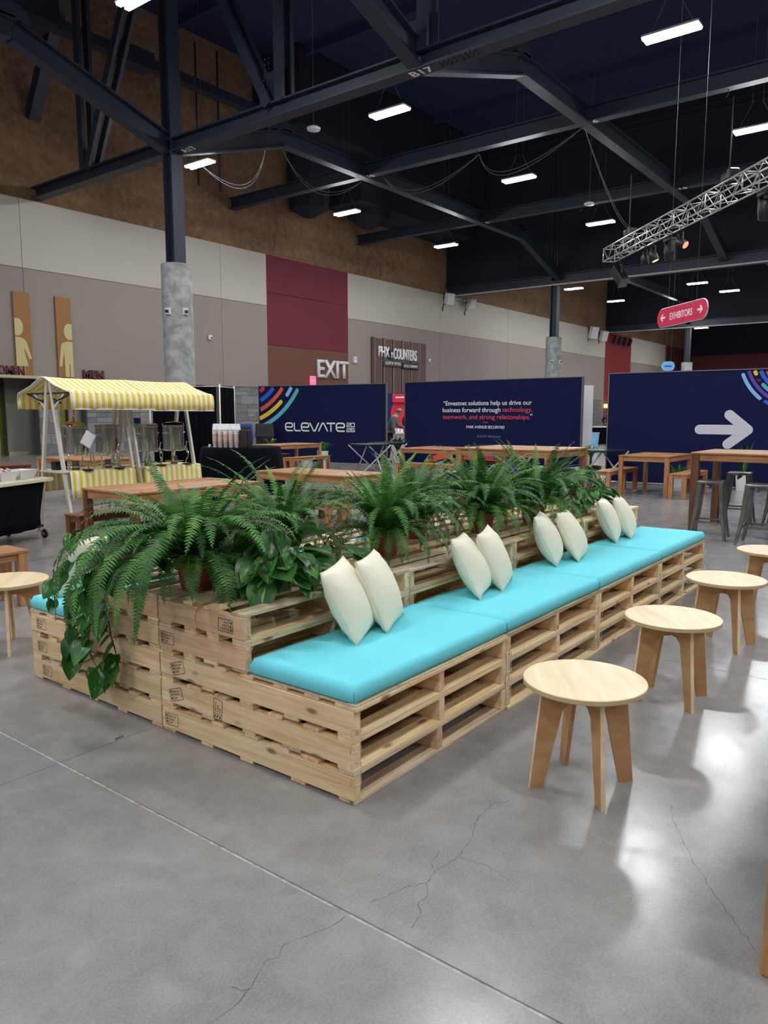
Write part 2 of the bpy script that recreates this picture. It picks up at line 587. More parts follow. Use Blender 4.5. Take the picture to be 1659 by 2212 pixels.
def flat_me(polys, y=0.0, t=0.002):
    """flat print: polygons in local x,z, as thin slabs facing -y"""
    vs_, fs = [], []
    for q, p in enumerate(polys):
        b = len(vs_)
        n = len(p)
        area = sum(p[i][0] * p[(i + 1) % n][1] - p[(i + 1) % n][0] * p[i][1] for i in range(n))
        if area < 0:
            p = p[::-1]
        yy = y - 0.0003 * (q % 7)
        vs_ += [(x, yy - t, z) for x, z in p]
        fs.append(tuple(range(b, b + n)))
    return mesh_from('flat', vs_, fs)

def strip_me(pts, w, y=0.0, t=0.002, cap=(True, True), n=10):
    """one clean ribbon along a smooth polyline, round caps"""
    L, Rr = [], []
    N = len(pts)
    for i in range(N):
        x0, z0 = pts[max(i - 1, 0)]
        x1, z1 = pts[min(i + 1, N - 1)]
        dx, dz = x1 - x0, z1 - z0
        q = math.hypot(dx, dz)
        nx, nz = -dz / q * w / 2, dx / q * w / 2
        L.append((pts[i][0] + nx, pts[i][1] + nz))
        Rr.append((pts[i][0] - nx, pts[i][1] - nz))
    polys = [[L[i], Rr[i], Rr[i + 1], L[i + 1]] for i in range(N - 1)]
    for flag, i in ((cap[0], 0), (cap[1], N - 1)):
        if flag:
            x, z = pts[i]
            polys.append([(x + w / 2 * math.cos(2 * PI * k / 20), z + w / 2 * math.sin(2 * PI * k / 20)) for k in range(20)])
    return flat_me(polys, y, t)

def text_me(s, height=None, width=None, depth=0.0, bold=0.0, shear=0.0, spacing=1.0, align='LEFT'):
    """text mesh in local x,z facing -y, lower left at the origin, scaled to the cap height and/or width"""
    cu = bpy.data.curves.new('text', 'FONT')
    cu.body = s
    cu.extrude = 0.0
    cu.offset = bold
    cu.shear = shear
    cu.space_character = spacing
    cu.resolution_u = 3
    o = bpy.data.objects.new('text', cu)
    COL.objects.link(o)
    dg = bpy.context.evaluated_depsgraph_get()
    me = bpy.data.meshes.new_from_object(o.evaluated_get(dg))
    bpy.data.objects.remove(o)
    bpy.data.curves.remove(cu)
    xs = [v.co.x for v in me.vertices]
    ys = [v.co.y for v in me.vertices]
    x0, x1, y0 = min(xs), max(xs), min(ys)
    cap = 0.729
    base = 0.0 if height and not width else 0.0
    sy = height / cap if height else width / (x1 - x0)
    sx = width / (x1 - x0) if width else sy
    bm = bmesh.new()
    bm.from_mesh(me)
    for v in bm.verts:
        v.co = Vector(((v.co.x - x0) * sx, 0.0, v.co.y * sy))
    if depth:
        r = bmesh.ops.extrude_face_region(bm, geom=bm.faces[:])
        bmesh.ops.translate(bm, vec=(0, -depth, 0), verts=[v for v in r['geom'] if isinstance(v, bmesh.types.BMVert)])
    bmesh.ops.recalc_face_normals(bm, faces=bm.faces)
    if not depth:
        for f in bm.faces:
            if f.normal.y > 0:
                f.normal_flip()
    bm.to_mesh(me)
    bm.free()
    me.materials.clear()
    return me

def arc(cx, cz, r, a0, a1, n=20):
    return [(cx + r * math.cos(R(a0 + (a1 - a0) * i / n)), cz + r * math.sin(R(a0 + (a1 - a0) * i / n))) for i in range(n + 1)]
#@@PART2

def board(name, p, L, w, h, axis, mat, parent=None, bev=0.003):
    """sawn board with its grain (local X) along the given world axis, centred at p; w horizontal, h vertical"""
    if axis == 'x':
        return bx(name, (L, w, h), p, mat, parent, bev=bev)
    if axis == 'y':
        return bx(name, (L, w, h), p, mat, parent, rot=(0, 0, PI / 2), bev=bev)
    return bx(name, (L, w, h), p, mat, parent, rot=(0, PI / 2, 0), bev=bev)

# ================================================================== THE HALL
YW = 25.6            # left wall plane
# ---- floor: slabs cut by joints
floor = structure(bxw('floor', -30, 100, -45, 30, -0.30, -0.012, M['subfloor']))
XJ = [-30, -14.2, -9.64, -5.07, -0.5, 2.55, 7.12, 11.69, 16.26, 20.8, 25.4, 34.5, 43.7, 58, 72, 100]
YJ = [-45, -30, -21.58, -17.01, -12.44, -7.87, -3.3, 1.27, 5.84, 10.41, 14.98, 19.55, 30]
for a, b in zip(XJ, XJ[1:]):
    for c, d in zip(YJ, YJ[1:]):
        g = 0.0025
        gx0 = 0.007 if a == -0.5 else g
        gx1 = 0.007 if b == -0.5 else g
        bxr('slab', a + gx0, b - gx1, c + g, d - g, -0.10, 0.0, M['floor'], floor)
bx('joint_filler', (75, 0.014, 0.05), (-0.5, -7.5, -0.0295), M['joint'], floor, rot=(0, 0, PI / 2))
for y in (1.27, -3.3):
    bxr('joint_filler', -30, 60, y - 0.0025, y + 0.0025, -0.05, -0.006, M['joint'], floor)

CR = [[(-0.435, -0.584), (-0.375, -0.573), (-0.337, -0.538), (-0.28, -0.533), (-0.231, -0.495), (-0.165, -0.485), (-0.124, -0.488), (-0.036, -0.498), (0.064, -0.486), (0.187, -0.431), (0.271, -0.425), (0.336, -0.416), (0.41, -0.457)],
      [(-0.165, -0.485), (-0.12, -0.441), (-0.048, -0.429)], [(-0.231, -0.495), (-0.282, -0.457)], [(0.336, -0.416), (0.382, -0.365)],
      [(-0.039, -0.505), (-0.024, -0.608), (-0.055, -0.706)],
      [(0.764, -0.974), (0.671, -1.01), (0.529, -1.091), (0.407, -1.169), (0.282, -1.256), (0.186, -1.336), (0.084, -1.418)],
      [(1.071, -0.412), (1.218, -0.38), (1.262, -0.395)], [(1.205, -0.07), (1.075, -0.085), (0.967, -0.083), (0.8, -0.098), (0.772, -0.118)],
      [(-0.516, -0.391), (-0.565, -0.39), (-0.639, -0.366), (-0.719, -0.332), (-0.764, -0.357), (-0.803, -0.338), (-0.856, -0.363), (-0.889, -0.38), (-0.935, -0.391), (-0.987, -0.392), (-1.038, -0.386)],
      [(-0.889, -0.38), (-0.914, -0.368), (-0.922, -0.337)], [(-0.248, -0.47), (-0.325, -0.446), (-0.423, -0.411)]]
rc = random.Random(3)
for line in CR:
    pts = [Vector((*line[0], 0))]
    for a, b in zip(line, line[1:]):
        a, b = Vector((*a, 0)), Vector((*b, 0))
        n = max(2, int((b - a).length / 0.018))
        for i in range(1, n + 1):
            p = a.lerp(b, i / n)
            if i < n:
                p += Vector((rc.uniform(-1, 1), rc.uniform(-1, 1), 0)) * 0.0055
            pts.append(p)
    vs_, fs = [], []
    for i, p in enumerate(pts):
        t = (pts[min(i + 1, len(pts) - 1)] - pts[max(i - 1, 0)]).normalized()
        s = Vector((-t.y, t.x, 0)) * rc.uniform(0.0004, 0.0016)
        vs_ += [(p.x + s.x, p.y + s.y, 0.0006), (p.x - s.x, p.y - s.y, 0.0006)]
        if i:
            k = 2 * i
            fs.append((k - 2, k - 1, k + 1, k))
    obj('crack', mesh_from('crack', vs_, fs), M['crack'], floor)

# ---- left wall: wainscot of blocks, mauve and cream panels, sprayed brown above
wl = structure(bxw('wall_left', -30, 92, YW + 0.06, YW + 0.4, 9.15, 17.6, M['foam']))
core = [(-30, 11.0), (12.49, 13.31), (14.42, 92)]
for a, b in core:
    bxr('wall_core', a, b, YW + 0.07, YW + 0.4, 0, 2.85, M['mortar'], wl)
bxr('wall_core', -30, 92, YW + 0.07, YW + 0.4, 2.85, 9.15, M['mauve'], wl)
JX = [-30, -24.3, -15.2, -6.1, 3.05, 12.19, 21.36, 24.2, 30.26, 39.4, 48.5, 57.6, 67.4]
for a, b in zip(JX, JX[1:]):
    if a == 24.2:
        bxr('wall_panel', a + .01, b - .01, YW, YW + .07, 7.4, 9.15, M['maroon'], wl)
        bxr('wall_panel', a + .01, b - .01, YW, YW + .07, 4.9, 7.38, M['maroon'], wl)
        bxr('wall_panel', a + .01, b - .01, YW, YW + .07, 2.82, 4.88, M['brown'], wl)
        continue
    bxr('wall_panel', a + .01, b - .01, YW, YW + .07, 6.75, 9.15, M['cream'], wl)
    bxr('wall_panel', a + .01, b - .01, YW, YW + .07, 2.82, 6.73, M['mauve'], wl)
bxr('wall_panel', 67.42, 74.2, YW, YW + .07, 2.82, 9.15, M['brickred'], wl)
bxr('wall_panel', 67.42, 74.2, YW, YW + .07, 0.0, 2.8, M['brown'], wl)
bxr('wall_panel', 74.22, 85, YW, YW + .07, 6.75, 9.15, M['cream'], wl)
bxr('wall_panel', 74.22, 85, YW, YW + .07, 0, 6.73, M['mauve'], wl)
bxr('wall_panel', 85.02, 92, YW, YW + .07, 0, 9.15, M['darkred'], wl)
for i in range(5):
    bxr('panel_ridge', 86 + i * 1.1, 86.2 + i * 1.1, YW - .08, YW, 6.0, 8.7, M['darkred'], wl)
rb = random.Random(11)
def blocks(x0, x1, z1=2.8):
    z, row = 0.0, 0
    while z < z1 - 0.05:
        h = 0.40 if row % 3 != 1 else 0.40
        x = x0
        while x < x1 - 0.02:
            L = rb.choice((0.4, 0.8, 0.8, 1.2))
            if row % 2 and x == x0:
                L = 0.4
            L = min(L, x1 - x)
            if x1 - x - L < 0.15:
                L = x1 - x
            pr = rb.uniform(0.0, 0.02)
            if rb.random() < 0.3:      # two half-height blocks
                for q in (0, 1):
                    bxr('stone_block', x + .006, x + L - .006, YW - pr - .01, YW + .06, z + q * h / 2 + .006, z + (q + 1) * h / 2 - .006, M['stonelight' if rb.random() < .5 else 'stone'], wl)
            else:
                bxr('stone_block', x + .006, x + L - .006, YW - pr, YW + .06, z + .006, z + h - .006, M['stone' if rb.random() < .6 else 'stonelight'], wl)
            x += L
        z += h
        row += 1
blocks(9.4, 11.0)
blocks(12.49, 13.31)
blocks(14.42, 18.0)
blocks(21.2, 24.6)
vs_, fs = [], []
for row in range(7):
    x = 24.6 + (0.4 if row % 2 else 0)
    while x < 67.3:
        L = rb.choice((0.8, 0.8, 1.2))
        b0 = len(vs_)
        y0 = YW - rb.uniform(0, .03)
        for xx in (x + .01, min(x + L, 67.4) - .01):
            for yy in (y0, YW + .06):
                for zz in (row * .4 + .01, row * .4 + .39):
                    vs_.append((xx, yy, zz))
        fs += [tuple(b0 + i for i in q) for q in ((0, 4, 5, 1), (1, 5, 7, 3), (0, 2, 6, 4), (0, 1, 3, 2), (4, 6, 7, 5))]
        x += L
fb = obj('far_stone_blocks', mesh_from('blocks', vs_, fs), M['stone'], wl)
fb['kind'] = 'stuff'
# restroom recesses
bxr('recess_wall', 9.5, 11.75, 26.9, 27.0, 0, 2.85, M['green'], wl)
bxr('recess_wall', 11.75, 12.8, 26.6, 26.9, 0, 2.85, M['greywall'], wl)
bxr('recess_wall', 13.0, 13.95, 26.3, 26.4, 0, 2.85, M['green'], wl)
bxr('recess_wall', 13.95, 14.6, 26.1, 26.2, 0, 2.85, M['beige'], wl)
bxr('recess_wall', 14.15, 14.17, 26.08, 26.1, 0, 2.6, M['mortar'], wl)
bxr('recess_ceiling', 9.5, 14.6, 25.7, 27.0, 2.85, 2.95, M['greywall'], wl)
tb = structure(bxr('trim_1', 9.0, 12.58, YW - 0.55, YW - .001, 2.80, 2.90, M['shelfcream']))
bs = structure(bxr('baseboard_left', 11.75, 12.48, 26.55, 26.6, 0, 0.12, M['shelfcream']))

# ---- the other sides of the hall (only the far end shows)
we = structure(bxw('wall_back', 92, 92.4, -45, 26, 0, 17.6, M['bulk']))
bxr('wall_panel', 91.9, 92, -45, 25.5, 0, 8.3, M['darkred'], we)
for y in (-20, -10.4, -0.9, 5.2, 9.6):
    bxr('wall_post', 91.4, 91.8, y - .35, y + .35, 0, 9.5, M['bulk'], we)
structure(bxr('wall_front', -30.4, -30, -45, 26, 0, 17.6, M['mauve']))
structure(bxr('wall_right', -30, 92, -45.4, -45, 0, 17.6, M['mauve']))
ceil = structure(bxw('ceiling', -30, 92, -45, 26, 17.6, 17.9, M['deck']))
for x in range(-26, 92, 5):
    bxr('purlin', x - .1, x + .1, -45, YW, 17.2, 17.6, M['deck'], ceil)

# ---- concrete columns with the steel that stands on them
COLS = [(12.85, 17.7, 'nearest round concrete column behind the striped stall, black steel on top'),
        (40.2, 18.05, 'middle round concrete column rising behind the quote banner'),
        (67.5, 18.2, 'farthest round concrete column over the top of the arrow banner')]
for x, y, lab in COLS:
    t = thing('concrete_column', lab, 'column', (x, y, 0), group='columns along the left wall')
    obj('shaft', lathe_me([(0.46, 0), (0.46, 6.0), (0.44, 6.03)], 32), M['concrete'], t)
    obj('steel_post', ibeam_me((0, 0, 6.03), (0, 0, 17.2), 0.42, 0.42, 0.05), M['steel'], t)
    bx('base_plate', (0.6, 0.6, 0.03), (0, 0, 6.045), M['steel'], t)
    for a in (-0.35, 0.75):
        d = R(217 + a * 57)
        e = bx('conduit_box', (0.10, 0.16, 0.2), (0.48 * math.cos(d), 0.48 * math.sin(d), 4.6), M['white'], t, rot=(0, 0, d))
        bx('flood_head', (0.06, 0.09, 0.08), (0.07, 0, -0.01), M['black'], e)

# ---- roof steel
def truss(x, lab, y0=-44.5):
    t = thing('roof_truss', lab, 'truss', (x, 0, 0))
    obj('bottom_chord', ibeam_me((0, y0, 9.42), (0, YW, 9.42), 0.40, 0.40, 0.05), M['steel'], t)
    obj('top_chord', ibeam_me((0, y0, 16.9), (0, YW, 16.9), 0.40, 0.40, 0.05), M['steel'], t)
    return t
def double_angle(name, a, b, t, w=0.12, gap=0.18):
    """a pair of angles side by side along X"""
    for s in (-1, 1):
        obj(name, bar_me((s * gap, a[0], a[1]), (s * gap, b[0], b[1]), w, 0.28), M['steel'], t)
t17 = truss(12.85, 'nearest black roof truss crossing overhead, lettered plates on its lower chord')
for y in (22.2, 13.0, 8.5, 4.2, -0.4, -9.5):
    double_angle('web_post', (y, 9.55), (y, 16.8), t17)
for a, b in ((13.4, 17.5), (22.0, 18.0), (4.2, 8.3), (-0.4, 4.0), (-9.5, -0.6)):
    double_angle('diagonal', (a, 9.55), (b, 16.8), t17)
obj('diagonal', bar_me((0, YW, 12.0), (0, 22.3, 16.8), 0.4, 0.4), M['steel'], t17)
for (y, z) in ((13.35, 9.9), (8.55, 9.8)):
    bx('gusset_plate', (0.03, 0.9, 0.9), (0, y + .1, z + .1), M['steel'], t17)
bm = bmesh.new()
for y0 in (7.2, 7.75):
    for i in range(4):
        for j in range(3):
            bmesh.ops.create_icosphere(bm, subdivisions=1, radius=0.028, matrix=Matrix.Translation((-0.2 + 0.13 * j, y0 + i * 0.12, 9.20)))
for (y, z) in ((13.35, 9.9), (13.3, 10.4), (13.0, 11.9), (8.5, 11.8)):
    for i in range(6):
        bmesh.ops.create_icosphere(bm, subdivisions=1, radius=0.028, matrix=Matrix.Translation((-0.25, y + (i % 2) * .14, z + (i // 2) * 0.13)))
ob = obj('bolt_heads', bm_mesh('bolts', bm), M['steel'], t17)
ob['kind'] = 'stuff'
def plate_text(parent, s, y, z):
    # lettered plate under the lower chord, read from the camera's side
    m = text_me(s, height=0.20, width=0.62, bold=0.02)
    for v in m.vertices:
        v.co = Vector((v.co.x, -v.co.z, 0))
    o = obj('letter_plate', m, M['txtwhite'], parent, (-0.02, y, z), (PI, 0, -PI / 2 ))
    return o
t14 = truss(40.2, 'second black roof truss, closed by a dark bulkhead above its chord')
bxr('bulkhead', -0.1, 0.1, -44.5, YW, 9.62, 17.5, M['bulk'], t14)
bxr('track', -0.25, 0.25, -44.5, YW, 9.0, 9.22, M['steel'], t14)
bxr('track_strip', -0.27, -0.25, -44.5, YW, 8.98, 9.06, M['track'], t14)
t11 = truss(67.5, 'farthest black roof truss with a pale track strip beyond the hanging crimson sign')
bxr('bulkhead', -0.1, 0.1, -44.5, YW, 9.62, 17.5, M['bulk'], t11)
bxr('track', -0.25, 0.25, -44.5, YW, 9.0, 9.22, M['steel'], t11)
bxr('track_strip', -0.27, -0.25, -44.5, YW, 8.98, 9.06, M['track'], t11)
for y, lab in ((17.8, 'black steel girder running back over the column tops by the left wall'),
               (8.7, 'black steel girder running back along the middle of the ceiling'),
               (-0.4, 'black steel girder running back at the upper right')):
    t = thing('roof_girder', lab, 'girder', (0, y, 0), group='roof girders')
    for c in (12.85, 40.2):
        for s in (-1, 1):
            obj('haunch', ibeam_me((c + s * .1, 0, 9.5), (c + s * 4.65, 0, 10.93), 0.36, 0.55, 0.05), M['steel'], t)
            pm = prism_me([(0.42 * math.cos(R(a)), 0.42 * math.sin(R(a))) for a in range(0, 181, 20)], 0.36)
            obj('joint_plate', pm, M['steel'], t, (c + s * 4.65, 0, 11.15))
    for a, b in ((-30, 8.2), (17.5, 35.55), (44.85, 67)):
        obj('girder_beam', ibeam_me((a, 0, 10.98), (b, 0, 10.98), 0.36, 0.55, 0.05), M['steel'], t)
for x, lab in ((22.1, 'black secondary roof beam across the hall, first behind the near truss'),
               (31.2, 'black secondary roof beam across the hall, second behind the near truss'),
               (49.5, 'black secondary roof beam beyond the first bulkhead'),
               (3.7, 'black secondary roof beam across the hall in front of the near truss')):
    t = thing('roof_beam', lab, 'beam', (x, 0, 0), group='secondary roof beams')
    obj('beam_web', ibeam_me((0, -44.5, 11.0), (0, YW, 11.0), 0.34, 0.5, 0.05), M['steel'], t)
    if 20 < x < 40:
        for y in (23.0, 12.7, 4.4):
            obj('beam_hook', tube_me([(0, y, 10.78), (0, y, 10.6), (0, y + .06, 10.55)], 0.02, 5), M['steel'], t)
for parent, s, x, y, z in ((t17, 'B17', 0, 9.02, 9.21), (t17, 'A17', 0, 17.2, 9.21)):
    pass
# ducts
t = thing('air_duct', 'long black air duct high on the left wall at the top left corner', 'duct', (0, 23.4, 0))
bxr('duct_run', -28, 12.4, -.7, .7, 14.1, 16.4, M['duct'], t)
obj('duct_branch', bar_me((12.4, 0, 14.4), (22.0, 0, 14.4), .4, .35), M['steel'], t)
bxr('branch_box', 14.8, 16.3, -.35, .35, 14.1, 14.7, M['steel'], t)
t = thing('air_diffuser', 'black drum air diffuser hanging at the left wall beside a pendant lamp', 'duct', (26.2, 24.6, 11.35))
obj('drum', lathe_me([(0.3, -0.25), (0.95, 0.1), (1.05, 1.4), (1.05, 2.94)], 8), M['duct'], t)
t = thing('air_duct', 'wide black duct box behind the pendant lamp near the left wall', 'duct', (31.5, 24.2, 0))
bxr('duct_run', -3.2, 7.6, -1.2, 1.3, 12.1, 14.6, M['duct'], t)
bxr('upper_duct', -8.0, 8.2, -1.6, 1.35, 14.3, 17.5, M['duct'], t)
obj('outlet_drum', lathe_me([(0.4, 11.3), (1.1, 11.75), (1.1, 12.2)], 8), M['duct'], t, (-1.2, 0, 0))
for x, nm in ((20.3, 'left'), (21.5, 'right')):
    o = obj('conduit_pipe', tube_me([(x, YW + .026, 11.4), (x, YW + .026, 17.3)], 0.035, 6), M['steel'])
    tag(o, 'thin vertical conduit on the brown upper wall, the ' + nm + ' of two', 'conduit', 'wall conduits')
# access hatches in the brown wall
for x0, x1, z0, z1 in ((24.8, 28.3, 9.3, 10.3), (33.2, 38.4, 9.3, 10.1)):
    bxr('wall_hatch', x0, x1, YW + .02, YW + .07, z0, z1, M['foam'], wl)
#@@PART3

def rotm(X, Y, Z):
    return Matrix((X, Y, Z)).transposed().to_euler()
UNDER = rotm((0, -1, 0), (0, 0, 1), (-1, 0, 0))     # print read from below, looking along +X
TO_CAM = (0, 0, -PI / 2)                            # faces -X
def bay_plate(s, x, y, z, parent):
    obj('bay_letters', text_me(s, height=0.26, width=0.2 * len(s), bold=0.03), M['txtwhite'], parent, (x, y, z), UNDER)
bay_plate('B17', 0.12, 8.95, 9.212, t17)
bay_plate('A17', 0.12, 17.25, 9.212, t17)
gB = [o for o in bpy.data.objects if o.name.startswith('roof_beam')]
bay_plate('B16', 0.08, 8.85, 10.745, gB[0])
bay_plate('A16', 0.08, 17.9, 10.745, gB[0])
bay_plate('A15', 0.08, 18.0, 10.745, gB[1])
bay_plate('B15', 0.08, 8.7, 10.745, gB[1])

# ---- twin-tube hall lights (these light the scene)
def make_light():
    t = thing('hall_light', 'twin-tube hall light', 'light', (0, 0, 0))
    bx('housing', (0.36, 1.25, 0.05), (0, 0, 0.075), M['housing'], t)
    for s in (-1, 1):
        bx('tube', (0.13, 1.24, 0.05), (s * 0.10, 0, 0.02), M['tube'], t, bev=0.015)
    for s in (-1, 1):
        obj('hanger', tube_me([(0, s * .5, 0.1), (0, s * .15, 0.78), (0, s * .15, 7.61)], 0.008, 4), M['cable'], t)
    return t
lt0 = make_light()
used_l = [False]
def copy_thing(root, loc, rz=None, label=None, group=None):
    r = root.copy()
    COL.objects.link(r)
    r.location = loc
    if rz is not None:
        r.rotation_euler = (0, 0, rz)
    if label:
        r['label'] = label
    if group:
        r['group'] = group
    for ch in list(root.children):
        c = ch.copy()
        COL.objects.link(c)
        c.parent = r
        for g in list(ch.children):
            d = g.copy()
            COL.objects.link(d)
            d.parent = c
    return r
ROWN = {20: 'row along the left wall', 12: 'second row from the left wall', 4.1: 'third row from the left wall', -4: 'fourth row, out over the right', -12: 'fifth row, far right'}
XN = {-15.4: 'behind the viewer by two bays', -7.7: 'behind the viewer', 0.2: 'over the seating', 8.1: 'first over the tables', 15.9: 'just past the near truss', 23.6: 'second past the near truss',
      31.6: 'third past the near truss', 39.0: 'beside the bulkhead', 47.9: 'first beyond the bulkhead', 55.3: 'second beyond the bulkhead'}
pos = {(15.9, 20): (15.6, 19.8), (23.6, 20): (23.5, 19.9), (31.6, 20): (31.4, 20.0), (8.1, 12): (8.1, 12.4), (15.9, 12): (16.0, 11.95), (23.6, 12): (23.75, 11.9), (31.6, 12): (31.75, 12.0),
       (15.9, 4.1): (16.28, 4.2), (23.6, 4.1): (23.7, 3.95), (47.9, 20): (47.9, 20.3), (55.3, 20): (55.2, 20.1), (47.9, 12): (50.8, 13.0), (55.3, 12): (55.4, 12.1)}
first = True
for x in (-15.4, -7.7, 0.2, 8.1, 15.9, 23.6, 31.6, 47.9, 55.3):
    for y in (20, 12, 4.1, -4, -12):
        if x == 8.1 and y == 20:
            continue
        px, py = pos.get((x, y), (x, y))
        lab = 'twin-tube hall light, %s, %s' % (ROWN[y], XN[x])
        loc = (px, py, 10.0)
        if first:
            lt0.location = loc
            lt0['label'] = lab
            lt0['group'] = 'twin-tube hall lights'
            first = False
        else:
            copy_thing(lt0, loc, None, lab, 'twin-tube hall lights')
for x, y in ((63, 18), (70, 17), (63, 8), (70, 8), (63, -2), (78, 12), (78, 20), (78, 2)):
    copy_thing(lt0, (x, y, 10.0), None, 'small distant hall light beyond the second bulkhead', 'distant hall lights')

# ---- small things on the ceiling and walls
for (x, y, lab) in ((16.2, 15.06, 'white dome sensor hanging under the near truss beam'), (29.5, 11.6, 'white dome sensor hanging far off in the middle of the ceiling')):
    t = thing('ceiling_sensor', lab, 'sensor', (x, y, 10.3))
    obj('dome', lathe_me([(0.05, -0.06), (0.2, -0.02), (0.22, 0.04), (0.12, 0.1)], 16), M['white'], t)
    obj('hanger', tube_me([(0, 0, .1), (0, 0, 7.0)], 0.01, 4), M['cable'], t)
SW = [((16.23, 20.51, 10.3), (17.44, 19.6, 9.75), (16.9, 17.9, 10.6), 'from the lamp by the near column to the haunch'),
      ((17.6, 17.8, 10.6), (20.0, 18.3, 9.9), (22.3, 18.1, 10.7), 'from the haunch to the second plate'),
      ((22.1, 12.6, 10.6), (22.3, 11.5, 9.9), (22.1, 8.7, 10.7), 'under the first secondary beam'),
      ((22.1, 12.6, 10.6), (22.2, 15.2, 9.9), (22.2, 16.9, 10.6), 'left under the first secondary beam'),
      ((22.1, 8.7, 10.6), (25.5, 8.9, 8.9), (27.2, 8.8, 8.5), 'from the beam crossing down to the lighting truss')]
for a, m, b, lab in SW:
    a, m, b = Vector(a), Vector(m), Vector(b)
    vs_, fs = [], []
    for k in (0, 1):
        c = m * 2 - (a + b) / 2 + Vector((0, 0, -0.25 * k))
        tube_add(vs_, fs, [a * (1 - t) ** 2 + c * 2 * t * (1 - t) + b * t * t for t in [i / 14 for i in range(15)]], 0.014, 4)
    o = obj('cable_swag', mesh_from('swag', vs_, fs), M['cable'])
    tag(o, 'pair of thin cables sagging ' + lab, 'cable', 'ceiling cables')
for x, z, w, lab in ((39.8, 8.85, .55, 'white wall speaker at the top of the cream panel left of the bulkhead'), (42.5, 8.85, .5, 'white wall speaker just right of the bulkhead end'),
                     (63.4, 8.7, .8, 'far white wall speaker beyond the middle column'), (65.8, 8.6, .7, 'far white wall speaker next to the red panel')):
    t = thing('wall_speaker', lab, 'speaker', (x, YW - .45, z))
    bx('cabinet', (w, 0.4, w * 1.3), (0, 0, 0), M['white'], t, rot=(R(15), 0, R(-20)), bev=.03)
    obj('bracket', tube_me([(0, .1, 0), (0, .45, .1)], .05, 6), M['black'], t)
    obj('wire', tube_me([(-.2, .2, -.3), (-.35, .35, -.6), (-.1, .43, -.75), (.1, .43, .5)], .02, 5), M['black'], t)
for i in range(4):
    t = thing('track_spot', 'black spotlight at the top of the far red panel, %s from the left' % ('leftmost', 'second', 'third', 'rightmost')[i], 'spotlight', (68.6 + i * 1.3, YW - .5, 8.6))
    obj('can', lathe_me([(0.16, -.5), (0.2, 0), (0.14, .25)], 10), M['black'], t, rot=(R(20), 0, 0))
    obj('arm', tube_me([(0, 0, .2), (0, .56, .35)], .04, 5), M['black'], t)
for x, z, lab in ((20.6, 4.95, 'left of the red panel'), (38.2, 4.9, 'right of the slatted sign panel'), (60.5, 4.6, 'far down the wall')):
    t = thing('wall_sensor', 'tiny white box sensor on the mauve wall, ' + lab, 'sensor', (x, YW - .06, z))
    bx('case', (.2, .1, .2), (0, 0, 0), M['white'], t, bev=.02)
    bx('eye', (.08, .02, .05), (.03, -.06, -.02), M['black'], t)
t = thing('wall_box', 'small white box on the wall right of the EXIT letters', 'box', (30.75, YW - .08, 4.52))
bx('case', (.28, .14, .36), (0, 0, 0), M['white'], t, bev=.02)
bx('lid_line', (.22, .01, .02), (0, -.072, .05), M['mortar'], t)

# ---- wall lettering
def letters(name, s, x, z, h, w, depth, mat, label, bold=0.03, cat='sign', parent=None, y=None, spacing=1.0):
    """each letter its own child, whole word fits width w"""
    me = text_me(s, height=h, width=w, depth=depth, bold=bold, spacing=spacing)
    o = obj(name, me, mat, parent, (x, (YW if y is None else y) + 0.0008, z))
    if parent is None:
        tag(o, label, cat)
    return o
letters('exit_lettering', 'EXIT', 27.7, 3.47, .95, 2.52, .10, M['white'], 'large white raised EXIT letters on the brown wall panel', 0.02)
t = thing('exit_sign', 'small glowing red EXIT sign hanging over the elevate banner', 'sign', (27.05, YW - .32, 3.24))
bx('case', (.42, .06, .42), (0, 0, 0), M['exitred'], t, bev=.01)
obj('sign_letters', text_me('EXIT', height=.14, width=.3, bold=.02), M['txtwhite'], t, (-.15, -.034, -.07))
obj('rod', tube_me([(0, 0, .2), (0, .33, .2)], .015, 5), M['steel'], t)
bx('top_cap', (.44, .07, .04), (0, 0, .22), M['white'], t)
letters('women_lettering', 'WOMEN', 10.55, 2.91, .33, 1.3, .10, M['plum'], 'plum coloured WOMEN letters standing on the cream ledge', 0.02, y=YW - .3)
letters('men_lettering', 'MEN', 14.32, 2.91, .33, .88, .10, M['plum'], 'plum coloured MEN letters above the striped awning', 0.02)
def pictogram(name, x0, w, polys, label):
    t = thing(name, label, 'sign', (x0, YW - .05, 2.92))
    bx('back_panel', (w, .06, 2.95), (w / 2, 0, 1.475), M['bronze'], t)
    obj('figure', flat_me(polys, y=-.032, t=.006), M['sand'], t)
    return t
def disc(cx, cz, rx, rz, a0=0, a1=360, n=24):
    return [(cx + rx * math.cos(R(a0 + (a1 - a0) * i / n)), cz + rz * math.sin(R(a0 + (a1 - a0) * i / n))) for i in range(n + (0 if a1 - a0 == 360 else 1))]
W = .60
head = [(0, 2.03)] + [(max(0, .10 + .21 * math.cos(R(a))), 1.72 + .31 * math.sin(R(a))) for a in range(110, -111, -10)] + [(0, 1.41)]
pictogram('women_pictogram', 11.72, W, [head,
    [(0, 1.36), (.20, 1.35), (.33, 1.30), (.38, 1.20), (.30, .90), (.44, .34), (.0, .34)],
    [(.33, 1.30), (.40, 1.22), (.58, .62), (.47, .60), (.30, 1.02), (.30, 1.2)],
    [(.0, .36), (.13, .36), (.13, 0), (.0, 0)], [(.17, .36), (.31, .36), (.31, 0), (.17, 0)]],
    'bronze restroom panel with a cream woman figure above the cream ledge')
headm = [(W, 2.0)] + [(min(W, .48 - .20 * math.cos(R(a))), 1.70 + .30 * math.sin(R(a))) for a in range(110, -111, -10)] + [(W, 1.4)]
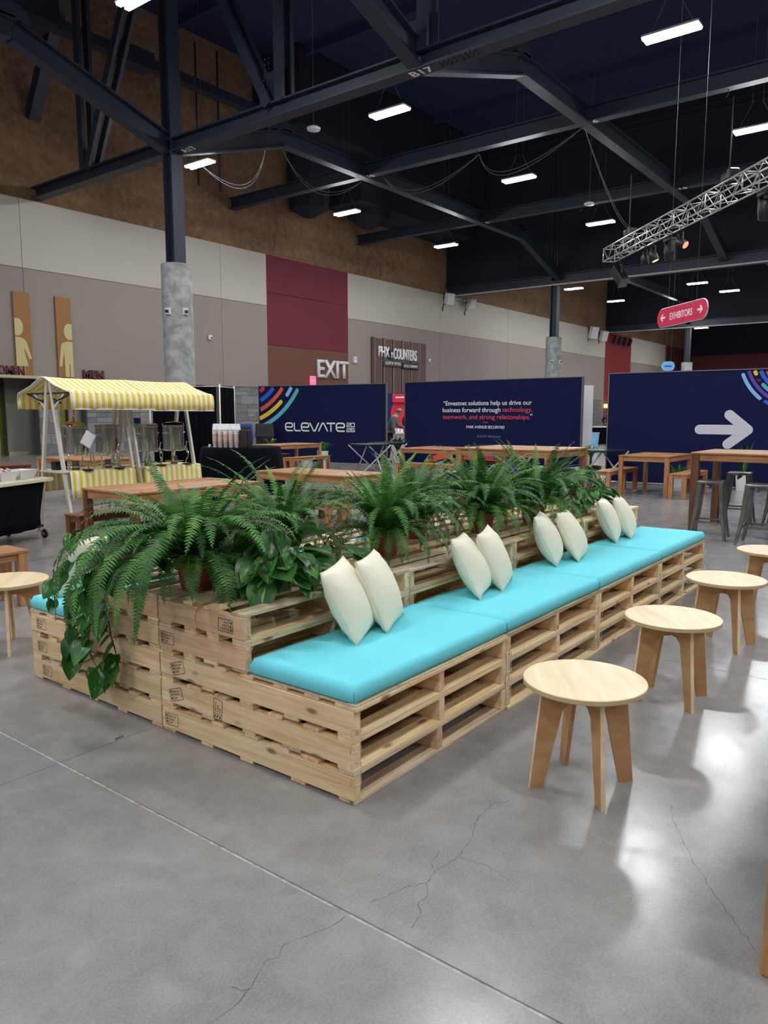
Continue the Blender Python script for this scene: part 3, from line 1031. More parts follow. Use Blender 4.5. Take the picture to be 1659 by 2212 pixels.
pictogram('men_pictogram', 13.31, W, [headm,
    [(W, 1.33), (.38, 1.33), (.20, 1.27), (.16, 1.18), (.25, .9), (.26, .5), (W, .5)],
    [(.20, 1.27), (.14, 1.18), (.03, .40), (.14, .38), (.24, .90), (.3, 1.2)],
    [(.26, .52), (.43, .52), (.43, 0), (.26, 0)], [(.47, .52), (W, .52), (W, 0), (.47, 0)]],
    'bronze restroom panel with a cream man figure above the striped awning')
t = thing('door_sign', 'small dark restroom plaque on the green wall behind the first urn', 'sign', (13.62, 26.28, 1.62))
bx('plate', (.2, .02, .36), (0, 0, 0), M['plum'], t)
obj('figure', flat_me([disc(0, .1, .03, .03), [(-.035, .06), (.035, .06), (.03, -.12), (-.03, -.12)]], y=-.012), M['sand'], t)

# ---- slatted food-counter sign
t = thing('counter_sign', 'cocoa slatted wall panel with white counter lettering', 'sign', (32.25, YW - .05, 2.0))
bx('back_panel', (5.35, .05, 3.9), (2.675, .0, 1.95), M['black'], t)
sx = [0.18, 1.10, 2.02, 2.94, 3.84, 4.70]
for i, x in enumerate(sx):
    w = .66
    bx('slat', (w, .10, 3.86), (x + w / 2, -.06, 1.95), M['cocoa'], t)
    for q in (x, x + w):
        bx('slat_edge', (.05, .12, 3.88), (q, -.06, 1.95), M['cocoaedge'], t)
    bx('slat_edge', (w, .12, .05), (x + w / 2, -.06, 3.88), M['cocoaedge'], t)
    bx('slat_edge', (w, .12, .05), (x + w / 2, -.06, .72), M['cocoaedge'], t)
bx('slat_edge', (.07, .12, 3.9), (0.03, -.06, 1.95), M['cocoa'], t)
def tall(s, x, z, h, w, parent, mat, d=.06, bold=.01, y=-.12):
    return obj('sign_letters', text_me(s, height=h, width=w, depth=d, bold=bold), mat, parent, (x, y, z))
tall('PHX', .50, 2.83, .62, 1.02, t, M['txtwhite'], bold=.012)
tall('COUNTERS', 1.92, 2.76, .66, 2.38, t, M['txtwhite'], bold=.012)
bx('emblem_box', (.34, .10, .5), (1.72, -.14, 2.98), M['black'], t)
obj('fork_emblem', flat_me([[(-.1, .16), (-.02, .16), (-.02, .02), (-.1, .02)], [(-.08, .02), (-.04, .02), (-.04, -.16), (-.08, -.16)],
                            disc(.07, .08, .045, .08), [(.055, .02), (.085, .02), (.085, -.16), (.055, -.16)]], y=-.195), M['txtwhite'], t, (1.72, 0, 2.98))
bx('tagline_plate', (1.78, .10, .34), (1.82, -.15, 2.50), M['mortar'], t)
tall('QUICK BITES', 1.07, 2.42, .16, 1.5, t, M['txtwhite'], d=.01, y=-.202, bold=.01)
bx('tagline_plate', (1.62, .10, .34), (3.62, -.15, 2.42), M['black'], t)
tall('COLD DRINKS', 2.9, 2.34, .16, 1.42, t, M['txtwhite'], d=.01, y=-.202, bold=.01)

# ================================================================== PRINTED BANNERS
def banner(name, label, A, B, h=2.44):
    A, B = Vector((*A, 0)), Vector((*B, 0))
    d = B - A
    t = thing(name, label, 'banner', A, math.atan2(d.y, d.x))
    L = d.length
    bx('fabric', (L - .02, .05, h - .04), (L / 2, .03, h / 2), M['navy'], t)
    for x in (.012, L - .012):
        bx('frame_edge', (.024, .09, h), (x, .03, h / 2), M['frame'], t)
    bx('frame_edge', (L, .09, .02), (L / 2, .03, h - .01), M['frame'], t)
    for x in (.3, L - .3):
        bx('foot', (.06, .6, .02), (x, .32, .01), M['frame'], t)
    return t, L
def pr(name, me, mat, t, loc=(0, 0.003, 0)):
    return obj(name, me, mat, t, loc)
def clip(pts, x0, x1, z0, z1):
    return [p for p in pts if x0 <= p[0] <= x1 and z0 <= p[1] <= z1]
b1, L1 = banner('event_banner', 'navy fabric banner with ELEVATE lettering and coloured arcs', (15.28, 16.8), (16.0, 12.05))
CX, CZ = -0.85, 3.8
def arcstrip(t, mat, cx, cz, r, w, a0, a1, cap, x0, x1, z1=2.42, name='printed_arc'):
    pts = clip(arc(cx, cz, r, a0, a1, 80), x0, x1, 0, z1)
    pr(name, strip_me(pts, w, 0, .002, cap), M[mat], t)
arcstrip(b1, 'a_teal', CX, CZ, 2.84, .135, 289.5, 327.5, (True, True), .07, 6)
arcstrip(b1, 'a_yellow', CX, CZ, 2.57, .135, 286, 313, (False, True), .03, 6)
arcstrip(b1, 'a_light', CX, CZ, 2.60, .13, 320.5, 340, (True, False), .03, 6, 2.38)
arcstrip(b1, 'a_orange', CX, CZ, 2.32, .135, 286, 340, (False, False), .05, 6, 2.37)
arcstrip(b1, 'a_blue', CX, CZ, 2.05, .14, 286, 340, (False, False), .06, 6, 2.37)
arcstrip(b1, 'a_red', CX, CZ, 1.78, .135, 286, 307, (False, True), .06, 6, 2.36)
# ELEVATE logo strokes: x from 1.05 to 3.336, height .28
def logo():
    P = []
    h, s = .28, .045
    z0, z1, zm = 1.0 + 0, 1.0 + .24, 1.0 + .12
    def E(x, w):
        P.append([(x + w, z0), (x + .06, z0), (x + .02, z0 + .04), (x, z0 + .06), (x, z1 - .06), (x + .02, z1 - .02), (x + .06, z1), (x + w - .05, z1), (x + w - .015, z1 - .02), (x + w, z1 - .05), (x + w, zm + .02), (x + w - .03, zm - .005), (x + .02, zm - .005)])
    E(1.075, .27)
    P.append([(1.42, z1), (1.42, z0 + .05), (1.44, z0 + .015), (1.48, z0), (1.655, z0)])
    E(1.70, .28)
    P.append([(2.03, z1), (2.165, z0), (2.22, z0), (2.355, z1)])
    P.append([(2.36, z0), (2.495, z1), (2.55, z1), (2.69, z0)])
    P.append([(2.68, z1), (2.96, z1)])
    P.append([(2.82, z1 - .03), (2.82, z0)])
    E(3.02, .29)
    polys = []
    for p in P:
        polys += stroke_pts(p, s, True, 10)
    D = []
    def dig(x, z, kind, w=.125, h=.105):
        if kind == '2':
            D.append([(x, z + h), (x + w, z + h), (x + w, z + h / 2), (x, z + h / 2), (x, z), (x + w, z)])
        if kind == '0':
            D.append([(x, z), (x + w, z), (x + w, z + h), (x, z + h), (x, z)])
        if kind == '6':
            D.append([(x + w, z + h), (x, z + h), (x, z), (x + w, z), (x + w, z + h / 2), (x, z + h / 2)])
    dig(3.40, 1.145, '2'); dig(3.555, 1.145, '0'); dig(3.40, .988, '2'); dig(3.555, .988, '6')
    for p in D:
        polys += stroke_pts(p, .022, True, 8)
    return polys
pr('printed_logo', flat_me(logo()), M['txtwhite'], b1)

b2, L2 = banner('quote_banner', 'navy fabric banner with a white and coral printed quotation', (15.75, 11.2), (15.65, 5.75))
def line(s, x0, x1, z, h, mat, bold=.008, shear=0.0, t=b2):
    pr('printed_text', text_me(s, height=h, width=x1 - x0, bold=bold, shear=shear), M[mat], t, (x0, 0.002, z))
line('\u201cEnvestnet solutions help us drive our', 1.345, 4.08, 1.765, .125, 'txtwhite')
line('business forward through', 1.325, 3.165, 1.580, .125, 'txtwhite')
line('technology,', 3.215, 4.10, 1.585, .125, 'txtred')
line('teamwork, and strong relationships.', 1.325, 4.04, 1.395, .125, 'txtred')
line('\u201d', 4.035, 4.105, 1.41, .125, 'txtwhite')
pr('printed_rule', flat_me([[(2.63, 1.298), (2.79, 1.298), (2.79, 1.314), (2.63, 1.314)]]), M['txtred'], b2)
line('PARK AVENUE SECURITIES', 2.11, 3.295, 1.145, .075, 'txtwhite', .014)
line('Scan for disclosure', 2.455, 3.185, .905, .075, 'txtgrey', .0, .25)
arcstrip(b2, 'a_orange', 1.55, -.95, 1.32, .17, 88, 152, (True, True), 0, 6, 3)
arcstrip(b2, 'a_teal', 1.55, -.95, 1.13, .13, 90, 140, (False, False), 0, 6, 3)
arcstrip(b2, 'a_yellow', 1.75, -.95, 1.03, .12, 75, 125, (False, True), 0, 6, 3)
arcstrip(b2, 'a_red', 2.55, -.6, 1.02, .15, 70, 122, (True, True), 0, 6, 3)
arcstrip(b2, 'a_purple', 2.75, -.9, 1.35, .16, 40, 100, (True, True), 0, 6, 3)
arcstrip(b2, 'a_red', 3.75, -.75, .95, .15, 40, 75, (True, True), 0, 6, 3)

b3, L3 = banner('arrow_banner', 'navy fabric banner with a large pale arrow pointing right', (14.65, 4.72), (14.9, -2.0))
def arrow_outline(S, T, U, Lw, r):
    S, T, U, Lw = [Vector(p) for p in (S, T, U, Lw)]
    def cap(c, a0, a1, n=14):
        return [(c.x + r * math.cos(a0 + (a1 - a0) * i / n), c.y + r * math.sin(a0 + (a1 - a0) * i / n)) for i in range(n + 1)]
    du, dl = (U - T).normalized(), (Lw - T).normalized()
    nu = Vector((-du.y, du.x))       # inner side of the upper arm points down-left
    if nu.x > 0: nu = -nu
    nl = Vector((-dl.y, dl.x))
    if nl.x > 0: nl = -nl
    def hit(p, d, z):
        return (p.x + d.x * (z - p.y) / d.y, z)
    up_in, lo_in = T + nu * r, T + nl * r
    au, al = math.atan2(nu.y, nu.x), math.atan2(nl.y, nl.x)
    pts = cap(S, -PI / 2, -3 * PI / 2)
    pts.append(hit(up_in, du, S.y + r))
    pts += cap(U, au % (2 * PI), au % (2 * PI) - PI)
    a_out = math.atan2(-nu.y, -nu.x)
    b_out = math.atan2(-nl.y, -nl.x)
    pts += cap(T, a_out, b_out)
    pts += cap(Lw, b_out, b_out - PI)
    pts.append(hit(lo_in, dl, S.y - r))
    return pts[::-1]
_p = arrow_outline((1.998, 1.203), (2.93, 1.203), (2.571, 1.508), (2.565, .904), .10)
pr('printed_arrow', flat_me([_p]), M['arrow'], b3)
c3 = (3.9, 2.74)
arcstrip(b3, 'a_light', *c3, 1.19, .07, 200.5, 229, (True, True), 0, 8)
arcstrip(b3, 'a_purple', *c3, 1.07, .065, 190, 290, (False, True), 0, 8, 2.40)
arcstrip(b3, 'a_yellow', *c3, .965, .07, 190, 205, (False, True), 0, 8, 2.40)
arcstrip(b3, 'a_teal', *c3, .965, .07, 220.5, 262, (True, True), 0, 8)
arcstrip(b3, 'a_blue', *c3, .865, .075, 190, 300, (False, True), 0, 8, 2.40)
arcstrip(b3, 'a_red', *c3, .76, .075, 190, 300, (False, True), 0, 8, 2.40)
arcstrip(b3, 'a_blue', *c3, 1.175, .065, 235, 275, (True, True), 0, 8)
for q in (0, 1):
    pr('printed_chevron', strip_me(arc(3.07 + q * .028, 2.235 - q * .02, .028, 200, 350, 10), .010), M['a_red'], b3)

# crimson hanging direction sign
t = thing('exhibitors_sign', 'crimson rounded hanging sign reading EXHIBITORS with two arrows', 'sign', (18.43, 4.91, 4.0), math.atan2(3.25 - 4.91, 16.85 - 18.43))
LS = math.hypot(3.25 - 4.91, 16.85 - 18.43)
hh = .23
pill = [(LS - hh + hh * math.cos(R(a)), hh * math.sin(R(a))) for a in range(-90, 91, 15)] + [(hh + hh * math.cos(R(a)), hh * math.sin(R(a))) for a in range(90, 271, 15)]
obj('panel', prism_me(pill, .04), M['exhib'], t)
rim = pill + [pill[0]]
obj('rim', tube_me([(x, 0.0, z) for x, z in rim], .018, 6), M['white'], t)
obj('sign_letters', text_me('EXHIBITORS', height=.17, width=1.04, bold=.012), M['txtwhite'], t, (LS / 2 - .52, -.021, -.085))
for s, x in ((-1, .30), (1, LS - .30)):
    obj('arrow_mark', flat_me(stroke_pts([(x - s * .09, 0), (x + s * .09, 0)], .045, True, 12) + stroke_pts([(x + s * .02, .075), (x + s * .10, 0), (x + s * .02, -.075)], .045, True, 12), y=-.021), M['txtwhite'], t)
for x in (.5, LS - .5):
    obj('hang_wire', tube_me([(x, 0, hh), (x, 0, 13.6)], .006, 4), M['cable'], t)
t = thing('hanging_sign', 'small pale blue rounded hanging sign far off beside the last column', 'sign', (37.95, 10.98, 3.98), math.atan2(-.6, .3))
obj('panel', prism_me([(.45 + .2 * math.cos(R(a)), .24 * math.sin(R(a))) for a in range(-90, 91, 15)] + [(.2 + .2 * math.cos(R(a)), .24 * math.sin(R(a))) for a in range(90, 271, 15)], .04), M['paleblue'], t)
obj('print_line', flat_me([[(.14, -.05), (.5, -.05), (.5, .04), (.14, .04)]], y=-.021), M['a_blue'], t)
for x in (.2, .45):
    obj('hang_wire', tube_me([(x, 0, .23), (x, 0, 13.62)], .008, 4), M['cable'], t)
#@@PART4

# ================================================================== PALLET SEATING
PX = 1.225           # pallet pitch along X
PH = 0.1335          # pallet height
DB = 0.0175          # deck board thickness
SH = PH - 2 * DB     # stringer height
rp = random.Random(21)
PINES = ['pine', 'pine', 'pine', 'pinepink', 'pinegrey']
ROWW = {'R': 'right', 'L': 'left'}
STK = ['nearest', 'second', 'third', 'farthest']
def pallet(x0, y0, z0, lx, ly, label, group, nb=7, nbot=5, xs=None, bm_=None):
    t = thing('pallet', label, 'pallet', (x0, y0, z0), group=group)
    sw = .042
    m0 = rp.choice(PINES)
    for i, x in enumerate((sw / 2, lx / 2 + rp.uniform(-.02, .02), lx - sw / 2)):
        s = board('stringer', (x, ly / 2, PH / 2), ly - .004, sw, SH, 'y', M[bm_ if (bm_ and i == 0) else rp.choice(PINES)], t, .002)
        if i == 0:
            front = s
    for top in (1, 0):
        n = nb if top else nbot
        pitch = (ly - .09) / (n - 1)
        for i in range(n):
            w = .082 if i not in (0, n - 1) else .086
            if rp.random() < .2:
                w += .03 * rp.random()
            y = .045 + i * pitch + (rp.uniform(-.018, .018) if 0 < i < n - 1 else 0)
            L = lx - .004 - rp.uniform(0, .006)
            board('deck_board', (lx / 2 + rp.uniform(-.003, .003), y, (PH - DB / 2) if top else DB / 2), L, w, DB - .0008, 'x', M[rp.choice(PINES)], t, .002)
    return t, front
def stamp(front, y, z, tilt=0.0, s=1.0):
    """ink stamp on the outer face of the front stringer (local X runs along +Y there)"""
    polys = []
    for a, b in (((-.05, -.03), (.05, -.03)), ((.05, -.03), (.05, .03)), ((.05, .03), (-.05, .03)), ((-.05, .03), (-.05, -.03)), ((-.022, -.03), (-.022, .03))):
        polys += stroke_pts([a, b], .003, False)
    for q, zz in enumerate((.016, .0, -.016)):
        for k in range(4 - q):
            polys.append([(-.014 + k * .013, zz - .0045), (-.008 + k * .013, zz - .0045), (-.006 + k * .013, zz + .0045), (-.011 + k * .013, zz + .0045)])
    for k in range(3):
        polys.append([(-.044 + (k % 2) * .006, -.022 + k * .017), (-.030, -.022 + k * .017), (-.030, -.012 + k * .017), (-.044, -.010 + k * .017)])
    c, sn = math.cos(tilt), math.sin(tilt)
    polys = [[(s * (x * c - zz * sn), s * (x * sn + zz * c)) for x, zz in p] for p in polys]
    me = flat_me(polys, 0, .0005)
    # seen from -X the page's left is +Y; local +X of the stringer is +Y, so mirror by turning half round
    obj('ink_stamp', me, M['stamp'], front, (y, .0213, z), (0, 0, PI))

front_stringers = {}
for row, y0, ly in (('R', 0.0, 1.215), ('L', 1.22, 1.215)):
    for lv in range(3):
        for st in range(4):
            lab = '%s pallet of the lower %s row, %s stack' % (('bottom', 'middle', 'top')[lv], ROWW[row], STK[st])
            t, f = pallet(st * PX, y0, lv * PH, PX - .005, ly, lab, 'lower pallets of the seating', bm_='pine')
            if st == 0:
                front_stringers[(row, lv)] = (f, ly)
            if row == 'R' and lv < 2:
                o = obj('zip_tie', tube_me([(PX - .03, -.012, PH - .05), (PX + .02, -.014, PH - .06), (PX + .03, -.01, PH + .04), (PX - .02, -.012, PH + .05), (PX - .03, -.012, PH - .05)], .0022, 5), M['ziptie'], t)
                if st == 0:
                    obj('zip_tie', tube_me([(-.008, .012, PH - .05), (.03, -.01, PH - .045), (.03, -.01, PH + .045), (-.008, .012, PH + .05), (-.008, .012, PH - .05)], .0022, 5), M['ziptie'], t)
for (row, lv), ys, tl in ((('R', 2), 1.08, .3), (('R', 1), 1.10, .3), (('R', 1), .80, 1.5), (('R', 0), 1.14, 0.05), (('L', 2), 1.10, .02), (('L', 1), 1.10, .05), (('L', 0), 1.06, .05)):
    f, ly = front_stringers[(row, lv)]
    stamp(f, ys - ly / 2, 0.0, tl, .95)
# upper stack
Z3 = 3 * PH
for row, y0, ly in (('R', .612, .605), ('L', 1.222, .605)):
    for lv in range(2):
        for st in range(4):
            lab = '%s half-width pallet of the raised %s row, %s stack' % (('lower', 'upper')[lv], ROWW[row], STK[st])
            t, f = pallet(st * PX, y0, Z3 + lv * PH, PX - .006, ly, lab, 'raised half-width pallets', nb=4, nbot=4, bm_='pinepink')
            if st == 0 and row == 'R':
                stamp(f, (.12 if lv else .54) - ly / 2, 0, PI if lv else 0, .95)
                if lv:
                    obj('crayon_mark', strip_me(arc(.05, 0, .055, 110, 250, 8), .004, 0, .0005), M['redcrayon'], f, (.02, .0213, 0.0), (0, 0, PI))
            if row == 'R' and lv == 0:
                for xx in (.03, PX - .03):
                    obj('zip_tie', tube_me([(xx, -.004, PH - .045), (xx + .012, -.012, PH), (xx, -.004, PH + .04), (xx - .006, .01, PH + .04)], .0024, 5), M['ziptie'], t)
ZT = Z3 + 2 * PH     # 0.6675 top of the raised stack
# plywood sheets under the cushions, cushions
def cushion_me(lx, ly, h):
    nx, ny = 26, 14
    vs_, fs = [], []
    def rr(t, n, L, e=.03):
        # denser rows near the rim
        return t
    rim = .022
    ring = []
    us = [0, .012, .03] + [.03 + (.94) * i / (nx - 6) for i in range(1, nx - 6)] + [.97, .988, 1]
    vv = [0, .025, .06] + [.06 + .88 * i / (ny - 6) for i in range(1, ny - 6)] + [.94, .975, 1]
    nu, nv = len(us), len(vv)
    for side in (1, 0):
        for j, v in enumerate(vv):
            for i, u in enumerate(us):
                x, y = u * lx, v * ly
                dx = min(x, lx - x)
                dy = min(y, ly - y)
                d = min(dx, dy)
                def rnd(d, q=rim):
                    return q * (1 - math.sqrt(max(0, 1 - (1 - min(d / q, 1)) ** 2)))
                drop = rnd(dx) + rnd(dy)
                drop = min(drop, rim * 1.15)
                if side:
                    z = h - drop + .006 * math.sin(PI * u) * math.sin(PI * v) + .0012 * math.sin(23 * u + 7 * v) * math.sin(17 * v)
                else:
                    z = drop * .55
                    z = min(z, .012)
                vs_.append((x, y, z))
    def id_(s, i, j):
        return (0 if s else nu * nv) + j * nu + i
    for j in range(nv - 1):
        for i in range(nu - 1):
            fs.append((id_(1, i, j), id_(1, i + 1, j), id_(1, i + 1, j + 1), id_(1, i, j + 1)))
            fs.append((id_(0, i, j + 1), id_(0, i + 1, j + 1), id_(0, i + 1, j), id_(0, i, j)))
    for i in range(nu - 1):
        fs.append((id_(0, i, 0), id_(0, i + 1, 0), id_(1, i + 1, 0), id_(1, i, 0)))
        fs.append((id_(1, i, nv - 1), id_(1, i + 1, nv - 1), id_(0, i + 1, nv - 1), id_(0, i, nv - 1)))
    for j in range(nv - 1):
        fs.append((id_(1, 0, j), id_(1, 0, j + 1), id_(0, 0, j + 1), id_(0, 0, j)))
        fs.append((id_(0, nu - 1, j), id_(0, nu - 1, j + 1), id_(1, nu - 1, j + 1), id_(1, nu - 1, j)))
    return mesh_from('cushion', vs_, fs, smooth=True)
CM = cushion_me(PX - .006, .585, .075)
for side, y0 in (('right', .0), ('left', 1.852)):
    for st in range(4):
        o = bxr('seat_board', st * PX + .006, (st + 1) * PX - .008, (y0 - .004 if side == 'right' else y0 + .004), y0 + .59, Z3, Z3 + .007, M['pinegrey'])
        tag(o, 'thin plywood sheet under the %s turquoise cushion of the %s bench' % (STK[st], side), 'board', 'plywood sheets under the cushions')
        cu = obj('seat_cushion', CM, M['turq'], None, (st * PX + .004, y0 + (.004 if side == 'right' else .0), Z3 + .007))
        tag(cu, '%s turquoise seat cushion on the %s pallet bench' % (STK[st], side), 'cushion', 'turquoise seat cushions')
        for xx in (.0, PX - .006):
            yy = 0 if side == 'right' else .585
            obj('corner_seam', tube_me([(xx, yy, .01), (xx, yy, .055)], .0018, 5), M['cushseam'], cu)
o = obj('care_label', box_me(.06, .03, .002), M['whitepaper'], None, (.035, .03, Z3 + .0088), (0, 0, .3))
tag(o, 'little white cloth care label poking out under the nearest cushion corner', 'label')

def pillow_me(seed, s=.375, t=.082):
    rnd_ = random.Random(seed)
    n = 22
    vs_, fs = [], []
    ph = [rnd_.uniform(0, 6) for _ in range(8)]
    for side in (1, -1):
        for j in range(n + 1):
            for i in range(n + 1):
                u, v = -1 + 2 * i / n, -1 + 2 * j / n
                ax, az = 1 - .10 * (1 - v * v) * abs(u) ** 2, 1 - .10 * (1 - u * u) * abs(v) ** 2
                x = u * s / 2 * (1 - .06 * (1 - v * v)) * 1.0
                z = v * s / 2 * (1 - .06 * (1 - u * u)) * 1.0
                e = max(0, (1 - u * u)) ** .55 * max(0, (1 - v * v)) ** .55
                y = t * e * (1 + .12 * math.sin(2.3 * u + ph[0]) * math.sin(1.9 * v + ph[1]))
                w = (abs(u) ** 3) * (1 - abs(u) ** 8) + (abs(v) ** 3) * (1 - abs(v) ** 8)
                y += .006 * w * math.sin(13 * v + ph[2] + 3 * u) * math.sin(9 * u + ph[3]) * (0 if abs(u) == 1 or abs(v) == 1 else 1)
                vs_.append((x, -y * side, z + s / 2))
    N = (n + 1) * (n + 1)
    for j in range(n):
        for i in range(n):
            a = j * (n + 1) + i
            fs.append((a, a + 1, a + n + 2, a + n + 1))
            fs.append((N + a + n + 1, N + a + n + 2, N + a + 1, N + a))
    bm = bmesh.new()
    bm_me = mesh_from('p', vs_, fs)
    bm.from_mesh(bm_me)
    bmesh.ops.remove_doubles(bm, verts=bm.verts, dist=.0004)
    me = bm_mesh('pillow', bm, True)
    edge = []
    for i in range(n + 1):
        edge.append(vs_[i])
    for j in range(1, n + 1):
        edge.append(vs_[j * (n + 1) + n])
    for i in range(n - 1, -1, -1):
        edge.append(vs_[n * (n + 1) + i])
    for j in range(n - 1, -1, -1):
        edge.append(vs_[j * (n + 1)])
    return me, tube_me(edge, .0022, 5)
pil = [pillow_me(s) for s in (1, 2, 3)]
ZC = Z3 + .007 + .079
# near lower corner (x, y), heading of the lower edge from +X, backward lean
PILLOWS = [(.405, .32, 24, 27, 'front left of the nearest pair, by the heart-leaf plant'), (.635, .325, 24, 25, 'rear one of the nearest pair, right of its twin'),
           (1.465, .305, 20, 28, 'front one of the second pair, leaning left'), (1.73, .305, 20, 25, 'rear one of the second pair'),
           (2.60, .365, 20, 26, 'front one of the third pair'), (2.83, .31, 14, 26, 'rear one of the third pair'),
           (3.80, .40, 17, 25, 'front one of the farthest pair'), (4.06, .37, 17, 25, 'rear one of the farthest pair, at the bench end')]
for i, (x, y, hd, tilt, lab) in enumerate(PILLOWS):
    t = thing('throw_pillow', 'ivory throw pillow, ' + lab, 'pillow', (0, 0, 0), group='ivory throw pillows')
    h = R(hd)
    cx, cy = x + .188 * math.cos(h), y + .188 * math.sin(h)
    me, sm = pil[i % 3]
    t.location = (cx, cy, ZC - .002)
    t.rotation_euler = (-R(tilt), R((i % 3 - 1) * 2.0), h)
    obj('cover', me, M['ivory'], t)
    obj('piping', sm, M['ivoryseam'], t)
t = thing('throw_pillow', 'ivory throw pillow on the left bench, mostly hidden behind the trailing plant', 'pillow', (.24, 2.30, ZC - .002), group='ivory throw pillows')
t.rotation_euler = (R(24), 0, R(12))
obj('cover', pil[1][0], M['ivory'], t)
obj('piping', pil[1][1], M['ivoryseam'], t)
t = thing('throw_pillow', 'second ivory throw pillow on the left bench, lying low behind the fern', 'pillow', (.74, 2.14, ZC - .002), group='ivory throw pillows')
t.rotation_euler = (R(24), 0, R(8))
obj('cover', pil[2][0], M['ivory'], t)
obj('piping', pil[2][1], M['ivoryseam'], t)

# ================================================================== PLANTS
def frond_me(seed, L, droop, nose=.5, width=.055, n=46, mat='fern'):
    """one fern frond: arching midrib with many narrow leaflets, local: root at the origin, runs out along +X and up"""
    rn = random.Random(seed)
    pts = []
    ang = R(78 - 18 * nose)
    p = Vector((0, 0, 0))
    step = L / n
    side = rn.uniform(-.25, .25)
    yaw = 0.0
    for i in range(n + 1):
        pts.append(p.copy())
        p = p + Vector((math.cos(ang) * math.cos(yaw), math.cos(ang) * math.sin(yaw), math.sin(ang))) * step
        ang -= droop * (0.5 + 1.0 * i / n) / n
        ang = max(ang, R(-86))
        yaw += side / n
    vs_, fs = [], []
    tube_add(vs_, fs, pts[::2], [.0026 - .002 * i / (n // 2) for i in range(n // 2 + 1)], 4)
    nst = len(fs)
    for i in range(3, n + 1):
        t = i / n
        d = (pts[min(i + 1, n)] - pts[i - 1]).normalized()
        s = d.cross(Vector((0, 0, 1)))
        if s.length < .1:
            s = Vector((0, 1, 0))
        s.normalize()
        up = s.cross(d).normalized()
        prof = min(1, (t * 4.2)) * (1 - t ** 2.6) ** .8
        ll = width * (prof + .06) * rn.uniform(.85, 1.12)
        w = step * .52
        for sg in (-1, 1):
            ax = (s * sg * .95 + d * .20 + up * rn.uniform(-.18, .18) - Vector((0, 0, .13))).normalized()
            b = pts[i] + d * (step * .25 * sg)
            k = len(vs_)
            mid = b + ax * (ll * .55) + up * (ll * .03)
            tip = b + ax * ll - Vector((0, 0, ll * .12))
            vs_ += [b - d * w * .7, b + d * w * .7, mid + d * w * .62 , mid - d * w * .5, tip]
            fs += [(k, k + 1, k + 2, k + 3), (k + 3, k + 2, k + 4)]
    me = mesh_from('frond', vs_, fs)
    me.materials.append(M[mat])
    me.materials.append(M['rachis'])
    for q in range(nst):
        me.polygons[q].material_index = 1
    return me
FR = {'up': [frond_me(100 + i, .54 + .05 * (i % 3), R(38 + 13 * i), .12, .046, 46, 'fernlight' if i in (1, 3) else 'fern') for i in range(5)],
      'arc': [frond_me(200 + i, .58 + .03 * (i % 3), R(92 + 10 * i), .6, .052) for i in range(6)],
      'low': [frond_me(300 + i, .50 + .05 * (i % 3), R(120 + 9 * i), 2.2, .050) for i in range(5)],
      'hang': [frond_me(400 + i, .80 + .05 * i, R(178 + 6 * i), 1.3, .052, 64) for i in range(4)]}
for lst in FR.values():
    for me in lst:
        _mm[(me.name, 'keep')] = me
POT = lathe_me([(.075, 0), (.095, .11), (.105, .112), (.108, .145), (.096, .145), (.09, .115), (.0, .112)], 24, cap=False)
SOIL = lathe_me([(0.0, .118), (.092, .116)], 20, cap=False)
def fern(x, y, label, seed, size=1.0, n=(16, 22, 14, 0), hang_dir=None):
    rn = random.Random(seed)
    t = thing('potted_fern', label, 'plant', (x, y, ZT + .001), group='potted ferns on the pallets')
    obj('pot', POT, M['terra'], t)
    obj('soil', SOIL, M['soil'], t)
    for kind, cnt in zip(('up', 'arc', 'low', 'hang'), n):
        for i in range(cnt):
            me = rn.choice(FR[kind])
            a = 2 * PI * (i + rn.uniform(-.35, .35)) / max(cnt, 1) + (0 if kind != 'arc' else .3)
            if kind == 'hang':
                a = hang_dir + rn.uniform(-.75, .75)
            o = bpy.data.objects.new('frond', me)
            COL.objects.link(o)
            o.parent = t
            r = rn.uniform(.0, .05)
            o.location = (r * math.cos(a), r * math.sin(a), .12)
            s = size * rn.uniform(.82, 1.15)
            o.rotation_euler = (rn.uniform(-.2, .2), rn.uniform(-.12, .12), a)
            o.scale = (s, s, s)
fern(.20, 1.17, 'largest potted fern at the front of the pallets, fronds hanging over the front edge', 1, 1.02, (26, 48, 40, 16), hang_dir=PI + .0)
fern(.93, 1.33, 'potted fern behind the heart-leaf plant, second from the front', 2, .95, (24, 40, 34, 0))
fern(1.47, .98, 'potted fern with a clear terracotta pot, third from the front', 3, .95, (26, 42, 34, 0))
fern(2.12, 1.22, 'potted fern in the middle of the pallets, behind the third', 4, .92, (22, 36, 30, 0))
fern(2.62, .98, 'potted fern behind the second pillow pair', 5, 1.0, (26, 42, 34, 0))
fern(3.30, .90, 'potted fern behind the third pillow pair', 6, 1.0, (26, 44, 34, 0))
fern(3.35, 1.45, 'potted fern on the far left side of the raised pallets, mostly hidden', 8, .8, (10, 14, 8, 0))

